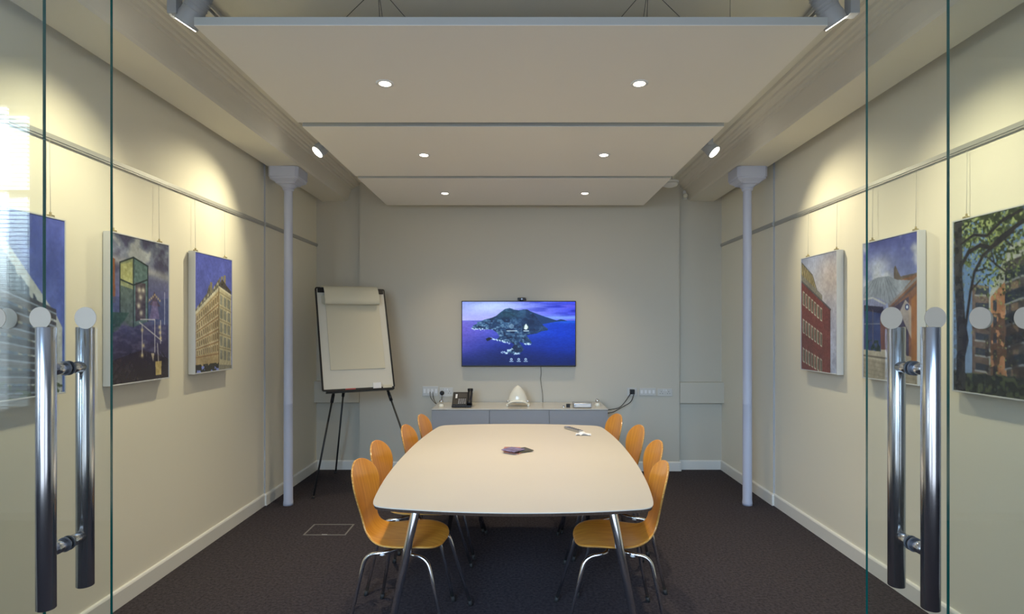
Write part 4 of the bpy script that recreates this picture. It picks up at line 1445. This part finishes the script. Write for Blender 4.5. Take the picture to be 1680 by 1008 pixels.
# ------------------------------------------------------------------ floor box
t = thing('floor_box', 'flush metal edged floor socket lid in the carpet left of the chairs', 'floor box', (-1.40, 4.25, 0))
q = MB()
for (a0, a1, b0, b1) in ((-.155, .155, -.115, -.103), (-.155, .155, .103, .115), (-.155, -.143, -.103, .103), (.143, .155, -.103, .103)):
    q.box(a0, a1, b0, b1, 0, .003, 'boxrim', .001)
q.build('metal_rim', t)
q = MB(); q.box(-.143, .143, -.103, .103, 0, .0015, 'carpet'); q.build('carpet_inset', t)
q = MB(); q.box(-.02, .02, -.112, -.104, .003, .005, 'rail', .001); q.build('lift_handle', t)

# ------------------------------------------------------------------ glass doors
GZ1 = 2.80
def glass_panel(name, x_edge, x_out, y0, th, label, cat):
    q = MB()
    xa, xb = min(x_edge, x_out), max(x_edge, x_out)
    i = q.mi('glass'); e = q.mi('gedge')
    fs = q.box(xa, xb, y0, y0 + th, .012, GZ1, 'glass')
    for f in fs:
        n = f.normal
        f.normal_update()
        if abs(f.normal.y) < .5: f.material_index = e
    return struct(q.build(name), label, cat)


def dots(parent, xs, y, z=EYE + (PY - 522) / 587.0):
    for x in xs:
        q = MB()
        q.lathe([(.0305, 0), (.0305, .0012)], 'dot', 40, M4=Matrix.Translation((x, y, z)) @ Matrix.Rotation(PI / 2, 4, 'X'))
        q.build('frosted_dot', parent)


def pull_handle(door, x, yg, th, side):
    # back-to-back bars at 1.532 and 1.670
    t = bpy.data.objects.new('pull_handle', None); C.objects.link(t); t.parent = door
    zs0, zs1 = .748, 1.502
    rad = .0228
    for yy in (1.532, 1.670):
        q = MB(); q.lathe([(rad - .0015, zs0), (rad, zs0 + .0015), (rad, zs1 - .0015), (rad - .0015, zs1)], 'steel', 40, center=(x, yy)); q.build('grip_bar', t)
    for z in (EYE - .113 * 1.0, EYE - .604):
        q = MB(); q.tube([(x, 1.548, z), (x, yg, z)], .0165, 'steel', 24)
        q.tube([(x, yg + th, z), (x, 1.655, z)], .0165, 'steel', 24); q.build('standoff', t)
        q = MB(); q.tube([(x, yg - .004, z), (x, yg, z)], .0205, 'darkring', 24)
        q.tube([(x, yg + th, z), (x, yg + th + .004, z)], .0205, 'darkring', 24); q.build('gasket_ring', t)
    return t


DY, DT = 1.596, .010
d = glass_panel('door_1', -1.136, -2.16, DY, DT, 'left frameless glass sliding door with steel pull handles', 'glass door')
dots(d, [(143 - PX) / 587, (69 - PX) / 587, (-5 - PX) / 587, (-79 - PX) / 587], DY - .0002)
pull_handle(d, -1.262, DY, DT, -1)
d = glass_panel('door_2', (1422 - PX) / 587, 2.18, DY, DT, 'right frameless glass sliding door with steel pull handles', 'glass door')
dots(d, [(1460 - PX) / 587, (1532 - PX) / 587, (1605 - PX) / 587, (1678 - PX) / 587], DY - .0002)
pull_handle(d, 1.103, DY, DT, 1)
FY, FT = 1.690, .012
sf = F / FY
d = glass_panel('window_1', (70 - PX) / sf, -2.16, FY, FT, 'left fixed glass screen behind the sliding door', 'glass screen')
dots(d, [(12 - PX) / sf, (-58 - PX) / sf], FY - .0002)
d = glass_panel('window_2', (1558 - PX) / sf, 2.18, FY, FT, 'right fixed glass screen behind the sliding door', 'glass screen')
dots(d, [(1612 - PX) / sf, (1684 - PX) / sf], FY - .0002)

# ------------------------------------------------------------------ corridor behind the camera (seen only in reflections)
HZ = 3.6
q = MB(); q.box(-2.35, 2.35, 1.56, 1.72, GZ1, HZ, 'hall'); q.box(-5.2, -2.17, 1.50, 1.62, 0, HZ, 'hall'); q.box(2.19, 5.2, 1.50, 1.62, 0, HZ, 'hall')
struct(q.build('wall_front'), 'wall and header around the glass doorway', 'wall')
q = MB(); q.box(-5.2, 5.2, -1.5, 1.6, HZ, HZ + .1, 'hall'); struct(q.build('ceiling_corridor'), 'corridor ceiling', 'ceiling')
q = MB(); q.box(-5.3, -5.2, -1.5, 1.6, 0, HZ, 'hall'); q.box(5.2, 5.3, -1.5, 1.6, 0, HZ, 'hall'); struct(q.build('wall_corridor'), 'corridor end walls', 'wall')
YR = -1.25
wins = [(-5.1, -3.95, .80, 3.30), (-2.2, -.2, .12, 2.9), (.2, 2.2, .12, 2.9)]
q = MB()
xs = [-5.2] + [v for w in wins for v in w[:2]] + [5.2]
for k in range(0, len(xs), 2): q.box(xs[k], xs[k + 1], YR - .12, YR, 0, HZ, 'hall')
for w in wins:
    q.box(w[0], w[1], YR - .12, YR, 0, w[2], 'hall'); q.box(w[0], w[1], YR - .12, YR, w[3], HZ, 'hall')
struct(q.build('wall_rear'), 'corridor wall with windows', 'wall')
for k, w in enumerate(wins):
    q = MB()
    q.box(w[0], w[1], YR - .11, YR - .10, w[2], w[3], 'sky2' if k == 0 else 'sky')
    o = q.build('window_%d' % (k + 3)); struct(o, 'bright corridor window', 'window')
    q = MB()
    for a_, b_ in ((w[0], w[0] + .06), (w[1] - .06, w[1]), ((w[0] + w[1]) / 2 - .02, (w[0] + w[1]) / 2 + .02)): q.box(a_, b_, YR - .09, YR - .05, w[2], w[3], 'white')
    for zc in (w[2] + .03, w[2] + (w[3] - w[2]) * .72, w[3] - .03): q.box(w[0], w[1], YR - .09, YR - .05, zc - .025, zc + .025, 'white')
    q.build('window_frame', o)
    if k == 0:
        q = MB(); z = w[2] + .05
        while z < w[3] - .05:
            q.box(w[0] + .03, w[1] - .03, YR - .03, YR - .003, z, z + .002, 'white', M4=None); z += .034
        tag(q.build('venetian_blind', o), 'white slatted blind')

# daylight from the corridor side
for k, w in enumerate(wins[1:]):
    add_light('daylight', 'AREA', ((w[0] + w[1]) / 2, YR + .02, 1.9), (26, 11)[k], (.42, .66, 1.0), None, aim=((.24, .10)[k], 1, -.38), spread=math.radians(58), shape='RECTANGLE', size=1.9, size_y=1.9)

wd = bpy.data.worlds.new('world'); bpy.context.scene.world = wd; wd.use_nodes = True
bg = wd.node_tree.nodes['Background']; bg.inputs[0].default_value = (.55, .68, .9, 1); bg.inputs[1].default_value = .05

sc = bpy.context.scene
sc.view_settings.view_transform = 'Standard'
sc.view_settings.look = 'None'
sc.view_settings.exposure = 0.27
sc.view_settings.gamma = 1.12
sc.cycles.max_bounces = 10
sc.cycles.diffuse_bounces = 5
sc.cycles.transparent_max_bounces = 16
sc.cycles.caustics_reflective = False
sc.cycles.caustics_refractive = False
sc.cycles.sample_clamp_indirect = 4
